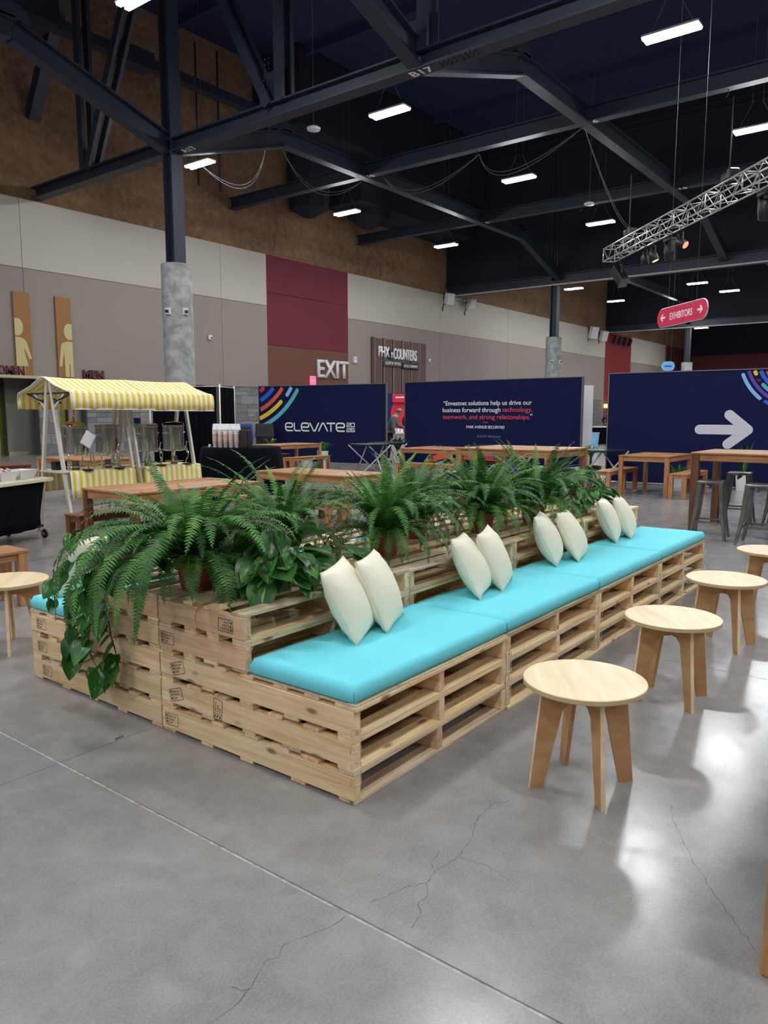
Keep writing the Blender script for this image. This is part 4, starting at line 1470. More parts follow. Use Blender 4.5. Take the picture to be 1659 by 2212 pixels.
def leaf_me(seed, L=.095, W=.075, fold=.25, curl=.25):
    n = 8
    vs_, fs = [], []
    for i in range(n + 1):
        t = i / n
        w = W / 2 * (math.sin(PI * min(1, (t * .86 + .14))) ** .8) * (1.12 - .35 * t) if 0 < t < 1 else (W * .10 if t == 0 else 0)
        if t == 0:
            w = W * .26
        x = L * (t - .06 * (1 - t))
        z = -curl * L * t * t
        for s in (-1, -.5, 0, .5, 1):
            xx = x - (.10 * L * abs(s) * (1 - t) ** 3)
            vs_.append((xx, w * s, z + fold * w * abs(s) - .02 * L * (1 - abs(s))))
    for i in range(n):
        for k in range(4):
            a = i * 5 + k
            fs.append((a, a + 5, a + 6, a + 1))
    return mesh_from('heart_leaf', vs_, fs, smooth=True)
LEAF = [leaf_me(i, .088 + .010 * i, .080 + .009 * i, .12 + .1 * i, .15 + .12 * i) for i in range(3)]
for me in LEAF:
    me.materials.append(M['pothos'])
def add_leaf(t, rn, p, direction, s):
    o = bpy.data.objects.new('heart_leaf', rn.choice(LEAF))
    COL.objects.link(o)
    o.parent = t
    o.location = p
    d = Vector(direction).normalized()
    q = d.to_track_quat('X', 'Z')
    o.rotation_mode = 'QUATERNION'
    o.rotation_quaternion = q @ Euler((rn.uniform(-.5, .5), 0, 0)).to_quaternion()
    o.scale = (s, s, s)
POT2 = lathe_me([(.07, 0), (.085, .13), (.09, .132), (.09, .15), (.08, .15), (.0, .135)], 20, cap=False)
def pothos(x, y, label, seed, n, rad, height, trails=(), lean=(0, 0), size=1.0, potname='potgreen'):
    rn = random.Random(seed)
    t = thing('heart_leaf_plant', label, 'plant', (x, y, ZT + .001), group='potted heart-leaf plants')
    obj('pot', POT2, M[potname], t)
    for i in range(n):
        a = rn.uniform(0, 2 * PI)
        e = rn.uniform(.05, 1.0) ** .7
        r = rad * math.sqrt(rn.uniform(.05, 1))
        z = .13 + height * (e if r < rad * .6 else e * .55) - (.10 * (r / rad) ** 2)
        p = Vector((lean[0] * e + r * math.cos(a), lean[1] * e + r * math.sin(a), max(z, .03)))
        d = Vector((math.cos(a), math.sin(a), rn.uniform(-.9, .15)))
        obj('leaf_stalk', tube_me([(0, 0, .13), (p.x * .5, p.y * .5, p.z * .75 + .06), tuple(p)], .0024, 4), M['vine'], t)
        add_leaf(t, rn, p, d, size * rn.uniform(.75, 1.25))
    for tr in trails:
        pts = [Vector(q) for q in tr]
        sm = []
        for i in range(len(pts) - 1):
            p0, p1, p2, p3 = pts[max(i - 1, 0)], pts[i], pts[i + 1], pts[min(i + 2, len(pts) - 1)]
            for k in range(6):
                u = k / 6
                sm.append(.5 * ((2 * p1) + (p2 - p0) * u + (2 * p0 - 5 * p1 + 4 * p2 - p3) * u * u + (3 * p1 - p0 - 3 * p2 + p3) * u ** 3))
        sm.append(pts[-1])
        obj('vine', tube_me(sm, .0034, 6), M['vine' if rn.random() < .5 else 'vinedark'], t)
        acc = 0
        for i in range(1, len(sm)):
            acc += (sm[i] - sm[i - 1]).length
            if acc > .045:
                acc = 0
                tdir = (sm[i] - sm[i - 1]).normalized()
                out = Vector((-1, 0, 0)) if sm[i].z < 0.0 else Vector((rn.uniform(-1, .2), rn.uniform(-1, 1), .2))
                d = tdir * .5 + out * rn.uniform(.3, .9) + Vector((0, rn.uniform(-1, 1), rn.uniform(-.9, .1)))
                q = sm[i] + out * .01
                if sm[i].z < 0:
                    q.x = min(q.x, -.09 - x * 0 - 0.02) if False else q.x
                add_leaf(t, rn, q, d, size * rn.uniform(.6, 1.2))
    return t
pothos(.44, .86, 'heart-leaf plant at the front right of the raised pallets, leaves reaching to the first pillow', 31, 90, .25, .21,
       trails=[((0, 0, .14), (.12, -.14, .14), (.2, -.26, .05), (.28, -.22, -.12), (.22, -.18, -.17)), ((0, 0, .14), (.28, -.05, .17), (.48, -.12, .12), (.56, -.2, .04)), ((0, 0, .14), (-.15, -.05, .1), (-.25, -.02, .03))], size=1.22)
px_, py_ = .10, 1.60
pothos(px_, py_, 'trailing heart-leaf plant hanging down the front left of the pallets', 32, 34, .15, .2,
       trails=[((0, 0, .14), (-.10, .05, .12), (-.16, .08, -.05), (-.165, .10, -.2), (-.155, .14, -.36), (-.15, .05, -.47), (-.15, -.02, -.44), (-.15, -.05, -.36)),
               ((0, 0, .14), (-.1, .12, .14), (-.16, .2, .02), (-.17, .24, -.14), (-.15, .28, -.3), (-.15, .30, -.44)),
               ((0, 0, .14), (-.1, -.04, .1), (-.16, -.05, -.08), (-.165, -.08, -.24), (-.155, -.1, -.34), (-.15, -.06, -.47)),
               ((0, 0, .14), (-.12, .16, .26), (-.16, .26, .22)),
               ((0, 0, .14), (-.12, .1, .12), (-.165, .14, -.06), (-.165, .13, -.2), (-.16, .2, -.28)),
               ((0, 0, .14), (-.14, .24, .1), (-.2, .36, -.05), (-.19, .38, -.15))], size=1.12)
pothos(4.12, .86, 'heart-leaf plant at the far end of the raised pallets', 33, 90, .25, .28, size=1.0)
#@@PART5

# ================================================================== ROUND PLYWOOD STOOLS
def stool_panel(slot_up):
    h, t = .432, .018
    half = [(.0, .352), (.06, .352), (.092, .325), (.165, 0), (.222, 0), (.178, h), (.0, h)]
    pts = half + [(-x, z) for x, z in reversed(half[1:-1])]
    return prism_me(pts, t)
SP = stool_panel(True)
TOP = lathe_me([(.0, 0), (.243, 0), (.246, .003), (.246, .019), (.243, .022), (.0, .022)], 64, cap=False)
EDGE = lathe_me([(.2462, .002), (.2468, .011), (.2462, .020)], 64, cap=False)
EDGES = [(1, .165, 0, .222, 0, .178, .432)]
def stool(x, y, rz, label):
    t = thing('plywood_stool', label, 'stool', (x, y, 0), rz, 'round plywood stools')
    obj('seat', TOP, M['ply'], t, (0, 0, .431), (0, 0, .6))
    obj('seat_edge', EDGE, M['plyedge'], t, (0, 0, .431))
    for k in range(2):
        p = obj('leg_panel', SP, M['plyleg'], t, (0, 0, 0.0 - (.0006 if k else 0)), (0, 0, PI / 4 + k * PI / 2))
        for s in (-1, 1):
            obj('leg_edge', hexa_me([(s * .2222, -.009, 0), (s * .2232, -.009, 0), (s * .2232, .009, 0), (s * .2222, .009, 0)],
                                    [(s * .1782, -.009, .43), (s * .1792, -.009, .43), (s * .1792, .009, .43), (s * .1782, .009, .43)]), M['ply'], p)
    return t
ST = [(.715, -.625, 0.0, 'nearest round plywood stool, whole in view at the right'), (1.915, -.615, .05, 'second round plywood stool along the right bench'),
      (3.10, -.60, -.1, 'third round plywood stool along the right bench'), (4.42, -.62, 0.0, 'farthest round plywood stool, cut by the right edge of the picture'),
      (.20, 3.10, .25, 'round plywood stool at the left edge beyond the left bench')]
for s in ST:
    stool(*s)

# ================================================================== SLATTED WOODEN TABLES AND BENCHES
def slat_table(name, label, cat, x0, x1, y0, y1, h, wood_='teak', group=None, long=None, leg=.075, nsl=None, legwood=None):
    lx, ly = x1 - x0, y1 - y0
    t = thing(name, label, cat, ((x0 + x1) / 2, (y0 + y1) / 2, 0), group=group)
    long = long or ('x' if lx > ly else 'y')
    L, Wd = (lx, ly) if long == 'x' else (ly, lx)
    n = nsl or max(3, round(Wd / .125))
    p = Wd / n
    tt = .024
    for i in range(n):
        c = -Wd / 2 + p * (i + .5)
        pos = (0, c, h - tt / 2) if long == 'x' else (c, 0, h - tt / 2)
        board('slat', pos, L, p - .0035, tt, long, M[wood_], t, .003)
    lw = M[legwood or wood_]
    ah = .085 if h > .6 else .06
    for s in (-1, 1):
        board('apron', (0, s * (ly / 2 - .03), h - tt - ah / 2), lx - 2 * leg - .02, .022, ah, 'x', M[wood_], t)
        board('apron', (s * (lx / 2 - .03), 0, h - tt - ah / 2), ly - 2 * leg - .02, .022, ah, 'y', M[wood_], t)
    for sx_ in (-1, 1):
        for sy_ in (-1, 1):
            l = board('leg', (sx_ * (lx / 2 - leg / 2 - .008), sy_ * (ly / 2 - leg / 2 - .008), (h - tt) / 2), h - tt, leg, leg, 'z', lw, t, .004)
    return t
TG, BG = 'slatted wooden tables', 'slatted wooden benches'
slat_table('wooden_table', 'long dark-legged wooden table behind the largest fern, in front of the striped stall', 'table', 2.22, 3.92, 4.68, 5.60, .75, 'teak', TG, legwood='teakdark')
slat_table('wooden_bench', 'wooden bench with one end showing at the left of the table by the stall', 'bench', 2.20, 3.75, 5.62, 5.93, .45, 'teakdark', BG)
slat_table('wooden_bench', 'wooden bench on the near side of the table by the stall, behind the ferns', 'bench', 2.55, 3.95, 4.30, 4.63, .45, 'teakdark', BG)
slat_table('wooden_table', 'wooden table in the middle, between the ferns and the elevate banner', 'table', 5.05, 5.88, 4.30, 5.98, .75, 'teak', TG)
slat_table('wooden_bench', 'orange-brown wooden bench on the near side of the middle table', 'bench', 4.60, 4.92, 4.22, 5.90, .45, 'teak', BG)
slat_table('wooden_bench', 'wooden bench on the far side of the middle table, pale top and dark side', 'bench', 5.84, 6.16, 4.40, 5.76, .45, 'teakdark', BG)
slat_table('wooden_table', 'wooden table in front of the gap between the elevate and quote banners', 'table', 12.0, 13.3, 6.55, 8.62, .75, 'teak', TG)
slat_table('wooden_bench', 'wooden bench on the near side of the table at the banner gap', 'bench', 11.45, 11.8, 6.82, 8.35, .45, 'teak', BG)
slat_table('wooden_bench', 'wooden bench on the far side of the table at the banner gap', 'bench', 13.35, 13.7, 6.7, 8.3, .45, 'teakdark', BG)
slat_table('bar_table', 'tall wooden bar table in front of the quote banner, behind the ferns', 'table', 7.22, 8.5, 2.6, 4.10, 1.04, 'teak', TG, leg=.085, long='y')
slat_table('wooden_table', 'square-looking wooden table in front of the arrow banner with a bench each side', 'table', 12.0, 13.5, 2.50, 3.45, .75, 'teak', TG)
slat_table('wooden_bench', 'wooden bench left of the table at the arrow banner', 'bench', 11.75, 13.3, 3.50, 3.82, .45, 'teak', BG)
slat_table('wooden_bench', 'wooden bench right of the table at the arrow banner', 'bench', 11.85, 13.3, 2.14, 2.46, .45, 'teak', BG)
slat_table('bar_table', 'tall wooden bar table at the right edge with steel stools round it', 'table', 7.93, 9.1, -1.3, 1.0, 1.04, 'teak', TG, leg=.095, long='y', legwood='teakdark')
slat_table('wooden_table', 'wooden table close in front of the elevate banner', 'table', 11.0, 12.95, 11.9, 12.85, .75, 'teak', TG)
slat_table('wooden_bench', 'wooden bench on the right of the table under the elevate banner', 'bench', 11.3, 12.75, 11.42, 11.75, .45, 'teak', BG)
slat_table('wooden_bench', 'wooden bench on the left of the table under the elevate banner', 'bench', 11.4, 12.85, 13.0, 13.32, .45, 'teakdark', BG)
slat_table('wooden_table', 'wooden table seen between the urn legs behind the striped stall', 'table', 4.9, 5.85, 9.9, 11.6, .75, 'teak', TG)
slat_table('wooden_table', 'dark end of a wooden table at the far left behind the snack cart', 'table', 2.6, 3.86, 9.75, 10.6, .75, 'teakdark', TG)
slat_table('wooden_bench', 'wooden bench cut by the left edge of the picture, above the left stool', 'bench', -.7, .85, 4.08, 4.44, .45, 'teak', BG)
slat_table('wooden_table', 'wooden table at the lower right edge, only a sliver of one leg showing', 'table', -.02, 1.6, -2.45, -1.44, .75, 'teak', TG)

# ================================================================== STEEL BAR STOOLS
def steel_stool(x, y, rz, h, label):
    t = thing('steel_stool', label, 'stool', (x, y, 0), rz, 'gunmetal bar stools')
    s = .30
    bx('seat', (s, s, .035), (0, 0, h - .0175), M['gunmetal'], t, bev=.014, seg=3)
    bx('seat_slot', (.09, .028, .004), (0, 0, h - .0005), M['black'], t)
    for sx_ in (-1, 1):
        for sy_ in (-1, 1):
            def q(cx, cy, a, z):
                return [(cx - a, cy - a, z), (cx + a, cy - a, z), (cx + a, cy + a, z), (cx - a, cy + a, z)]
            top, mid, bot = .118, .150, .205
            vs_ = q(sx_ * top, sy_ * top, .030, h - .03) + q(sx_ * mid, sy_ * mid, .026, h * .45) + q(sx_ * (bot - .012), sy_ * (bot - .012), .016, .05) + q(sx_ * bot, sy_ * bot, .013, .0)
            fs = [(3, 2, 1, 0), (12, 13, 14, 15)]
            for k in range(3):
                b = k * 4
                fs += [(b + i, b + (i + 1) % 4, b + 4 + (i + 1) % 4, b + 4 + i) for i in range(4)]
            bm = bmesh.new()
            bm.from_mesh(mesh_from('leg', vs_, fs))
            bmesh.ops.bevel(bm, geom=[e for e in bm.edges if abs(e.verts[0].co.z - e.verts[1].co.z) > .01], offset=.006, segments=1, affect='EDGES')
            obj('leg', bm_mesh('leg', bm), M['gunmetal'], t)
    for k in range(4):
        a = k * PI / 2
        c, sn = math.cos(a), math.sin(a)
        p0 = (.172 * c - .172 * sn, .172 * sn + .172 * c, .215)
        p1 = (.172 * c + .172 * sn, .172 * sn - .172 * c, .215)
        obj('foot_rail', bar_me(p0, p1, .006, .022), M['gunmetal'], t)
        bx('apron', (.21, .012, .05), (.135 * -sn if False else 0, 0, 0), M['gunmetal'], t).location = Vector((-.138 * sn, .138 * c, h - .06))
        t.children[-1].rotation_euler = (0, 0, a)
    return t
for a in ((7.66, .66, .12, .715, 'gunmetal steel bar stool standing clear in front of the right bar table'),
          (7.50, .07, .0, .715, 'gunmetal steel bar stool cut by the right edge, nearest the plywood stools'),
          (9.30, .70, .1, .715, 'gunmetal bar stool beyond the right bar table, white planter behind it'),
          (9.30, .14, .0, .715, 'gunmetal steel bar stool on the far side of the bar table at the picture edge'),
          (7.05, 3.92, .1, .715, 'gunmetal stool at the left end of the bar table behind the ferns'),
          (8.72, 3.62, .0, .715, 'gunmetal stool on the far side of the bar table behind the ferns'),
          (8.75, 2.86, .0, .715, 'gunmetal stool at the right end of the bar table behind the ferns'),
          (7.05, 3.2, .0, .715, 'gunmetal stool on the near side of the bar table, hidden by the ferns')):
    steel_stool(*a)

# ================================================================== STRIPED MARKET STALL
SX0, SX1, YC = 2.97, 5.08, 7.55
stall = thing('market_stall', 'market stall with a yellow and white striped awning on aluminium trestles', 'stall', (SX0, YC, 0))
def trestle(x, legs=((-1, .40), (1, .40))):
    for s, sp in legs:
        l = obj('leg', bar_me((x, s * .03, 1.96), (x, s * sp, .03), .035, .05), M['palealu'], stall)
        obj('foot_cap', bx('foot_cap', (.04, .055, .06), (x, s * (sp + .003), .03), M['black'], l).data, M['black'], None) if False else bx('foot_cap', (.042, .06, .06), (x, s * (sp + .002), .03), M['black'], l)
    for z in (.78, .42):
        w = .03 + (.40 - .03) * (1.96 - z) / 1.93
        bx('cross_rail', (.02, 2 * w, .03), (x, 0, z), M['alu'], stall)
    for s in (-1, 1):
        obj('awning_arm', bar_me((x, s * .09, 1.66), (x, s * .52, 1.78), .02, .02), M['steel'], stall)
        obj('awning_brace', bar_me((x, s * .10, 1.60), (x, s * .36, 1.78), .02, .03), M['palealu'], stall)
        obj('awning_brace', bar_me((x, s * .08, 1.72), (x, s * .27, 1.66), .015, .02), M['steel'], stall)
    bx('arm_rail', (.02, 1.10, .022), (x, 0, 1.785), M['steel'], stall)
for x in (.03, 1.03, 1.13, 2.08):
    trestle(x)
def awning(x0, x1, name, drop=0.0, bulge=.0):
    prof = [(-.66, 1.585 - drop), (-.665, 1.68), (-.655, 1.775), (-.62, 1.805), (-.54, 1.813), (-.40, 1.842), (-.28, 1.885), (-.17, 1.935), (-.08, 1.972), (-.02, 1.99), (.02, 1.99),
            (.08, 1.972), (.17, 1.935), (.28, 1.885), (.40, 1.842), (.54, 1.813), (.60, 1.805), (.635, 1.775), (.645, 1.68), (.64, 1.585)]
    n = 30
    vs_, fs = [], []
    m = len(prof)
    for i in range(n + 1):
        x = x0 + (x1 - x0) * i / n
        for j, (y, z) in enumerate(prof):
            k = 0
            if j in (0, 1, m - 1, m - 2):
                k = .007 * math.sin(x * 19 + j) + .004 * math.sin(x * 47)
            sag = -.012 * math.sin(PI * i / n) if 3 < j < m - 4 else 0
            vs_.append((x, y * (1 + bulge) + k, z + sag))
    for i in range(n):
        for j in range(m - 1):
            a = i * m + j
            fs.append((a, a + 1, a + m + 1, a + m))
    o = obj(name, mesh_from('awning', vs_, fs, True), M['yellow'], stall)
    md = o.modifiers.new('thick', 'SOLIDIFY')
    md.thickness = .004
    return o
awning(-.06, 1.14, 'awning')
awning(1.08, 2.14, 'awning', .014, .012)
for x in (-.06, 2.14):
    pts = [(x, y, z) for y, z in ((-.66, 1.585), (-.665, 1.70), (-.64, 1.79), (-.54, 1.813), (-.28, 1.885), (-.08, 1.972), (0, 1.992), (.08, 1.972), (.28, 1.885), (.54, 1.813), (.62, 1.79), (.645, 1.68), (.64, 1.585))]
    obj('awning_trim', tube_me(pts, .006, 5), M['whitepaper'], stall)
bxr('awning_trim', -.06, 1.14, -.668, -.656, 1.578, 1.59, M['whitepaper'], stall)
bxr('awning_trim', 1.10, 2.14, -.676, -.664, 1.564, 1.577, M['whitepaper'], stall)
bxr('ridge_pole', -.02, 2.1, -.015, .015, 1.95, 1.98, M['alu'], stall)
for x0, x1 in ((.0, 1.02), (1.12, 2.12)):
    bxr('shelf', x0, x1, -.30, .30, .775, .79, M['palealu'], stall)
def tablecloth(x0, x1, zb, name='shelf_cloth'):
    n = 36
    prof = [(.34, zb + .05), (.335, .79), (.30, .797), (-.30, .797), (-.345, .79), (-.352, .70), (-.357, .58), (-.36, zb)]
    vs_, fs = [], []
    m = len(prof)
    for i in range(n + 1):
        x = x0 + (x1 - x0) * i / n
        for j, (y, z) in enumerate(prof):
            k = (.010 * math.sin(x * 24 + j * .6) + .006 * math.sin(x * 61)) * (1 if j in (0, m - 1) else .5 if j == m - 2 else 0)
            vs_.append((x, y + k, z))
    for i in range(n):
        for j in range(m - 1):
            a = i * m + j
            fs.append((a, a + 1, a + m + 1, a + m))
    o = obj(name, mesh_from('cloth', vs_, fs, True), M['yellow'], stall)
    md = o.modifiers.new('thick', 'SOLIDIFY')
    md.thickness = .003
tablecloth(.06, 1.01, .45)
tablecloth(1.16, 2.13, .45)
# ---- coffee urns on the stall
def urn(x, y, rz, label, lid='dome', towel=False):
    t = thing('coffee_urn', label, 'urn', (x, y, .80), rz, 'steel coffee urns on the stall')
    obj('body', lathe_me([(.0, .195), (.145, .195), (.155, .20), (.157, .215), (.148, .22), (.148, .545), (.156, .55), (.156, .565), (.15, .57), (.0, .57)], 32, cap=False), M['chrome'], t)
    for k in range(4):
        a = k * PI / 2 + .5
        c, s = math.cos(a), math.sin(a)
        P_ = [(.150, .21), (.185, .205), (.205, .16), (.195, .10), (.17, .055), (.165, .03), (.19, .008), (.20, .006)]
        obj('leg', tube_me([(r * c, r * s, z) for r, z in P_], .010, 6), M['chrome'], t)
    obj('burner', lathe_me([(.05, 0), (.05, .05), (.04, .09), (.045, .12)], 14), M['gunmetal'], t)
    obj('base_ring', lathe_me([(.125, .04), (.13, .045), (.125, .05)], 24, cap=False), M['chrome'], t)
    for a in (PI * .95, -.15):
        c, s = math.cos(a), math.sin(a)
        obj('side_handle', tube_me([(.148 * c, .148 * s - .04, .44), (.19 * c, .19 * s - .04, .46), (.195 * c, .195 * s + .02, .455), (.148 * c, .148 * s + .03, .43)], .009, 6), M['chrome'], t)
    f = obj('faucet', tube_me([(0, -.148, .24), (0, -.20, .24), (0, -.215, .225), (0, -.215, .17)], [.016, .014, .014, .012], 8), M['chrome'], t)
    obj('faucet_lever', tube_me([(0, -.20, .25), (0, -.21, .29), (.01, -.215, .33)], [.008, .007, .011], 6), M['chrome'], t)
    obj('sight_glass', tube_me([(.03, -.158, .26), (.03, -.158, .40)], .008, 6), M['lens'], t)
    obj('drip_tray', lathe_me([(.0, .0), (.07, .0), (.075, .012), (.0, .01)], 14, cap=False), M['black'], t, (0.03, -.2, .002))
    if lid == 'dome':
        obj('lid', lathe_me([(.145, .57), (.14, .585), (.11, .615), (.06, .635), (.0, .64)], 28, cap=False), M['brass'], t)
        obj('lid_knob', lathe_me([(.012, .64), (.012, .665), (.026, .68), (.02, .70), (.0, .705)], 14, cap=False), M['chrome'], t)
    elif lid == 'tilt':
        obj('lid', lathe_me([(.158, 0), (.158, .008), (.12, .02), (.0, .024)], 28), M['brass'], t, (0, 0, .578), (R(-5), R(7), 0))
    else:
        obj('lid', lathe_me([(.158, .57), (.158, .582), (.12, .59), (.0, .594)], 28), M['chrome'], t)
    return t
u1 = urn(3.24, 7.42, .1, 'first steel coffee urn from the left, brass domed lid', 'dome')
urn(3.71, 7.42, .1, 'second steel coffee urn from the left, flat lid', 'flat')
urn(4.34, 7.42, .35, 'third steel coffee urn, behind the middle trestle legs', 'flat')
urn(4.79, 7.42, .35, 'rightmost steel coffee urn, lid a little tilted', 'tilt')
# paper sheet leaning off the first urn
n = 8
vs_, fs = [], []
for i in range(n + 1):
    for j in range(n + 1):
        u, v = i / n, j / n
        x = .0 + u * .20
        z = v * .27
        vs_.append((x, -.03 * math.sin(u * 2.2) - .05 * u * (1 - v), z - .02 * u))
for i in range(n):
    for j in range(n):
        a = i * (n + 1) + j
        fs.append((a, a + n + 1, a + n + 2, a + 1))
o = obj('paper_sheet', mesh_from('sheet', vs_, fs, True), M['whitepaper'], None, (3.20, 7.235, 1.16), (R(4), R(28), R(-28)), (.68, .68, .68))
o.modifiers.new('thick', 'SOLIDIFY').thickness = .001
tag(o, 'white paper sheet hanging off the side of the first urn', 'paper')
t = thing('water_jug', 'blue topped water bottle behind the third urn', 'bottle', (4.36, 7.67, .80))
obj('bottle_body', lathe_me([(.05, 0), (.055, .02), (.055, .5), (.05, .56), (.05, .60)], 16), M['paleblue'], t)
obj('bottle_cap', lathe_me([(.055, .60), (.055, .66), (.05, .67)], 16), M['bluebin'], t)
t = thing('serving_box', 'small black box on the stall shelf behind the left trestle', 'box', (3.12, 7.62, .797))
bx('box_body', (.16, .12, .10), (0, 0, .05), M['black'], t, bev=.006)
bx('box_lid', (.165, .125, .012), (0, 0, .106), M['black'], t, bev=.003)

# ================================================================== SNACK CART at the left edge
cart = thing('snack_cart', 'wheeled cart with a pale top and a black cloth skirt at the left edge', 'cart', (2.77, 7.20, 0), math.atan2(6.81 - 7.20, 1.95 - 2.77))
# local +X runs left along the front edge, local -Y runs away from the viewer... (turned cart)
bxr('top_board', -.02, 1.5, -.62, .02, .70, .745, M['tan'], cart, bev=.006)
n = 40
prof = [(.70, .0), (.55, .05), (.4, .10), (.25, .12), (.12, .10)]
path = [(.10 + 1.3 * i / n, -.03 + .008 * math.sin(i * 1.1)) for i in range(n + 1)]
vs_, fs = [], []
ring = [(1.45 - 1.36 * i / 30, -.03) for i in range(31)] + [(.09, -.03 - .54 * i / 12) for i in range(1, 13)]
for i, (x, y) in enumerate(ring):
    for j, z in enumerate((.70, .55, .42, .28, .14)):
        tuck = .09 * math.sin(PI * j / 5.5)
        w = .018 * (j / 4) * math.sin(i * .85 + .5 * j) + .02 * math.sin(.3 * i + 1.3 * j) * (j / 4)
        cx, cy = .7, -.3
        k = tuck * max(0, 1 - (x - .09) / .5) if i <= 30 else tuck
        vs_.append((x + (k if True else 0) , y - w * (1 if i <= 30 else 0), z))
m = 5
for i in range(len(ring) - 1):
    for j in range(m - 1):
        a = i * m + j
        fs.append((a, a + 1, a + m + 1, a + m))
o = obj('cloth_skirt', mesh_from('skirt', vs_, fs, True), M['blackfab'], cart)
o.modifiers.new('thick', 'SOLIDIFY').thickness = .004
bxr('under_shelf', .12, 1.42, -.55, -.06, .15, .17, M['black'], cart)
for x, y in ((.13, -.04), (.72, -.45), (1.36, -.04), (.13, -.56), (1.36, -.56)):
    c = obj('caster', lathe_me([(.0, -.015), (.04, -.015), (.055, -.012), (.058, 0), (.055, .012), (.04, .015), (.0, .015)], 20, cap=False), M['black'], cart, (x, y, .058), (PI / 2, 0, R(70)))
    obj('hub', lathe_me([(.0, -.018), (.018, -.018), (.018, .018), (.0, .018)], 12, cap=False), M['alu'], c)
    obj('caster_fork', bar_me((x, y - .03, .058), (x + .03, y - .03, .155), .02, .012), M['alu'], cart)
    obj('caster_brake', bar_me((x + .02, y, .135), (x + .13, y + .02, .115), .05, .012), M['alu'], cart)
cm = cart.matrix_world
def on_cart(x, y, z):
    a = cart.rotation_euler.z
    c, s = math.cos(a), math.sin(a)
    return (cart.location.x + x * c - y * s, cart.location.y + x * s + y * c, z)
def tray_me(w, d, h, fl=.04, t=.006):
    bm = bmesh.new()
    def quad(a, b, z):
        return [bm.verts.new(p) for p in ((-a, -b, z), (a, -b, z), (a, b, z), (-a, b, z))]
    o0, o1 = quad(w / 2 - fl, d / 2 - fl, 0), quad(w / 2, d / 2, h)
    i1, i0 = quad(w / 2 - t, d / 2 - t, h), quad(w / 2 - fl - t, d / 2 - fl - t, t)
    bm.faces.new(o0[::-1])
    bm.faces.new(i0)
    for A, B in ((o0, o1), (o1, i1), (i1, i0)):
        for k in range(4):
            bm.faces.new((A[k], A[(k + 1) % 4], B[(k + 1) % 4], B[k]))
    return bm_mesh('tray', bm)
trays = []
for i, (x, lab) in enumerate(((.27, 'white flared serving dish on the cart, the right one, empty side showing'), (.60, 'white flared serving dish on the cart heaped with wrapped snacks'), (.93, 'white flared serving dish at the very left edge of the picture'))):
    o = obj('serving_dish', tray_me(.31, .26, .11), M['tray'], None, on_cart(x, -.22, .7455), (0, 0, cart.rotation_euler.z))
    tag(o, lab, 'dish', 'white serving dishes on the cart')
rn = random.Random(5)
for i in range(16):
    x, y = .60 + rn.uniform(-.11, .11), -.22 + rn.uniform(-.09, .09)
    p = on_cart(x, y, .7455 + .075 + .055 * (i / 16))
    o = obj('snack_packet', box_me(.075, .05, .014, .006, 2), M[('snack1', 'snack2', 'snack3', 'snack3')[i % 4]], None, p, (rn.uniform(-.5, .5), rn.uniform(-.5, .5), rn.uniform(0, 3)))
    tag(o, 'small %s wrapped snack in the heaped white dish on the cart' % ('pink', 'lilac', 'cream', 'cream')[i % 4], 'snack', 'wrapped snacks in the heaped dish')

# ================================================================== CUP TABLE, DRAPE, BINS
ctab = thing('cup_table', 'round table under a black cloth holding paper cups, behind the stall', 'table', (7.35, 8.83, 0))
vs_, fs = [], []
n = 96
for i in range(n):
    a = 2 * PI * i / n
    f = .5 + .5 * math.sin(a * 14) + .3 * math.sin(a * 5 + 1)
    for r, z in ((.0, .93), (.70, .93), (.725, .92), (.74 + .015 * f, .75), (.75 + .04 * f, .4), (.76 + .06 * f, .02)):
        vs_.append((r * math.cos(a), r * math.sin(a), z))
m = 6
for i in range(n):
    for j in range(m - 1):
        a, b = i * m + j, ((i + 1) % n) * m + j
        fs.append((a, b, b + 1, a + 1))
obj('tablecloth', mesh_from('cloth', vs_, fs, True), M['blackfab'], ctab)
obj('pedestal', lathe_me([(.3, 0), (.05, .05), (.05, .9), (.6, .915)], 16), M['black'], ctab)
CUPM = lathe_me([(.028, 0), (.0415, .10), (.0435, .102), (.0435, .106)], 18)
STACK = None
def cup_stack(x, y, label):
    t = thing('cup_stack', label, 'cup', (x, y, .932), group='stacked paper cups')
    for i in range(9):
        obj('cup', CUPM, M['cupprint'], t, (0, 0, .025 * i))
    for i in range(3):
        obj('lid_cup', CUPM, M['cup'], t, (0, 0, .325 + .035 * i + .11), (PI, 0, 0)) if False else obj('white_cup', CUPM, M['cup'], t, (0, 0, .42 - .035 * i), (PI, 0, 0))
    return t
k = 0
for row in range(2):
    for i in range(5):
        k += 1
        cup_stack(6.83 + .095 * row + .035 * i, 8.94 - .105 * i + .05 * row, 'column of printed paper cups topped with white cups, %s in the %s row' % (('leftmost', 'second', 'middle', 'fourth', 'rightmost')[i], ('front', 'rear')[row]))
t = thing('card_box', 'dark upright box on the cup table right of the paper cups', 'box', (7.08, 8.40, .932), R(20))
bx('box_body', (.16, .17, .31), (0, 0, .155), M['black'], t, bev=.004)
bx('wood_side', (.01, .12, .30), (-.084, -.01, .155), M['darkwood'], t)
t = thing('table_tent', 'tiny white tent card on the cup table left of the paper cups', 'card', (6.86, 9.12, .932))
bx('card_face', (.004, .05, .05), (-.012, 0, .024), M['whitepaper'], t, rot=(0, R(18), 0))
bx('card_face', (.004, .05, .05), (.012, 0, .024), M['whitepaper'], t, rot=(0, R(-18), 0))
bx('print_mark', (.002, .02, .014), (-.0155, 0, .024), M['black'], t, rot=(0, R(18), 0))
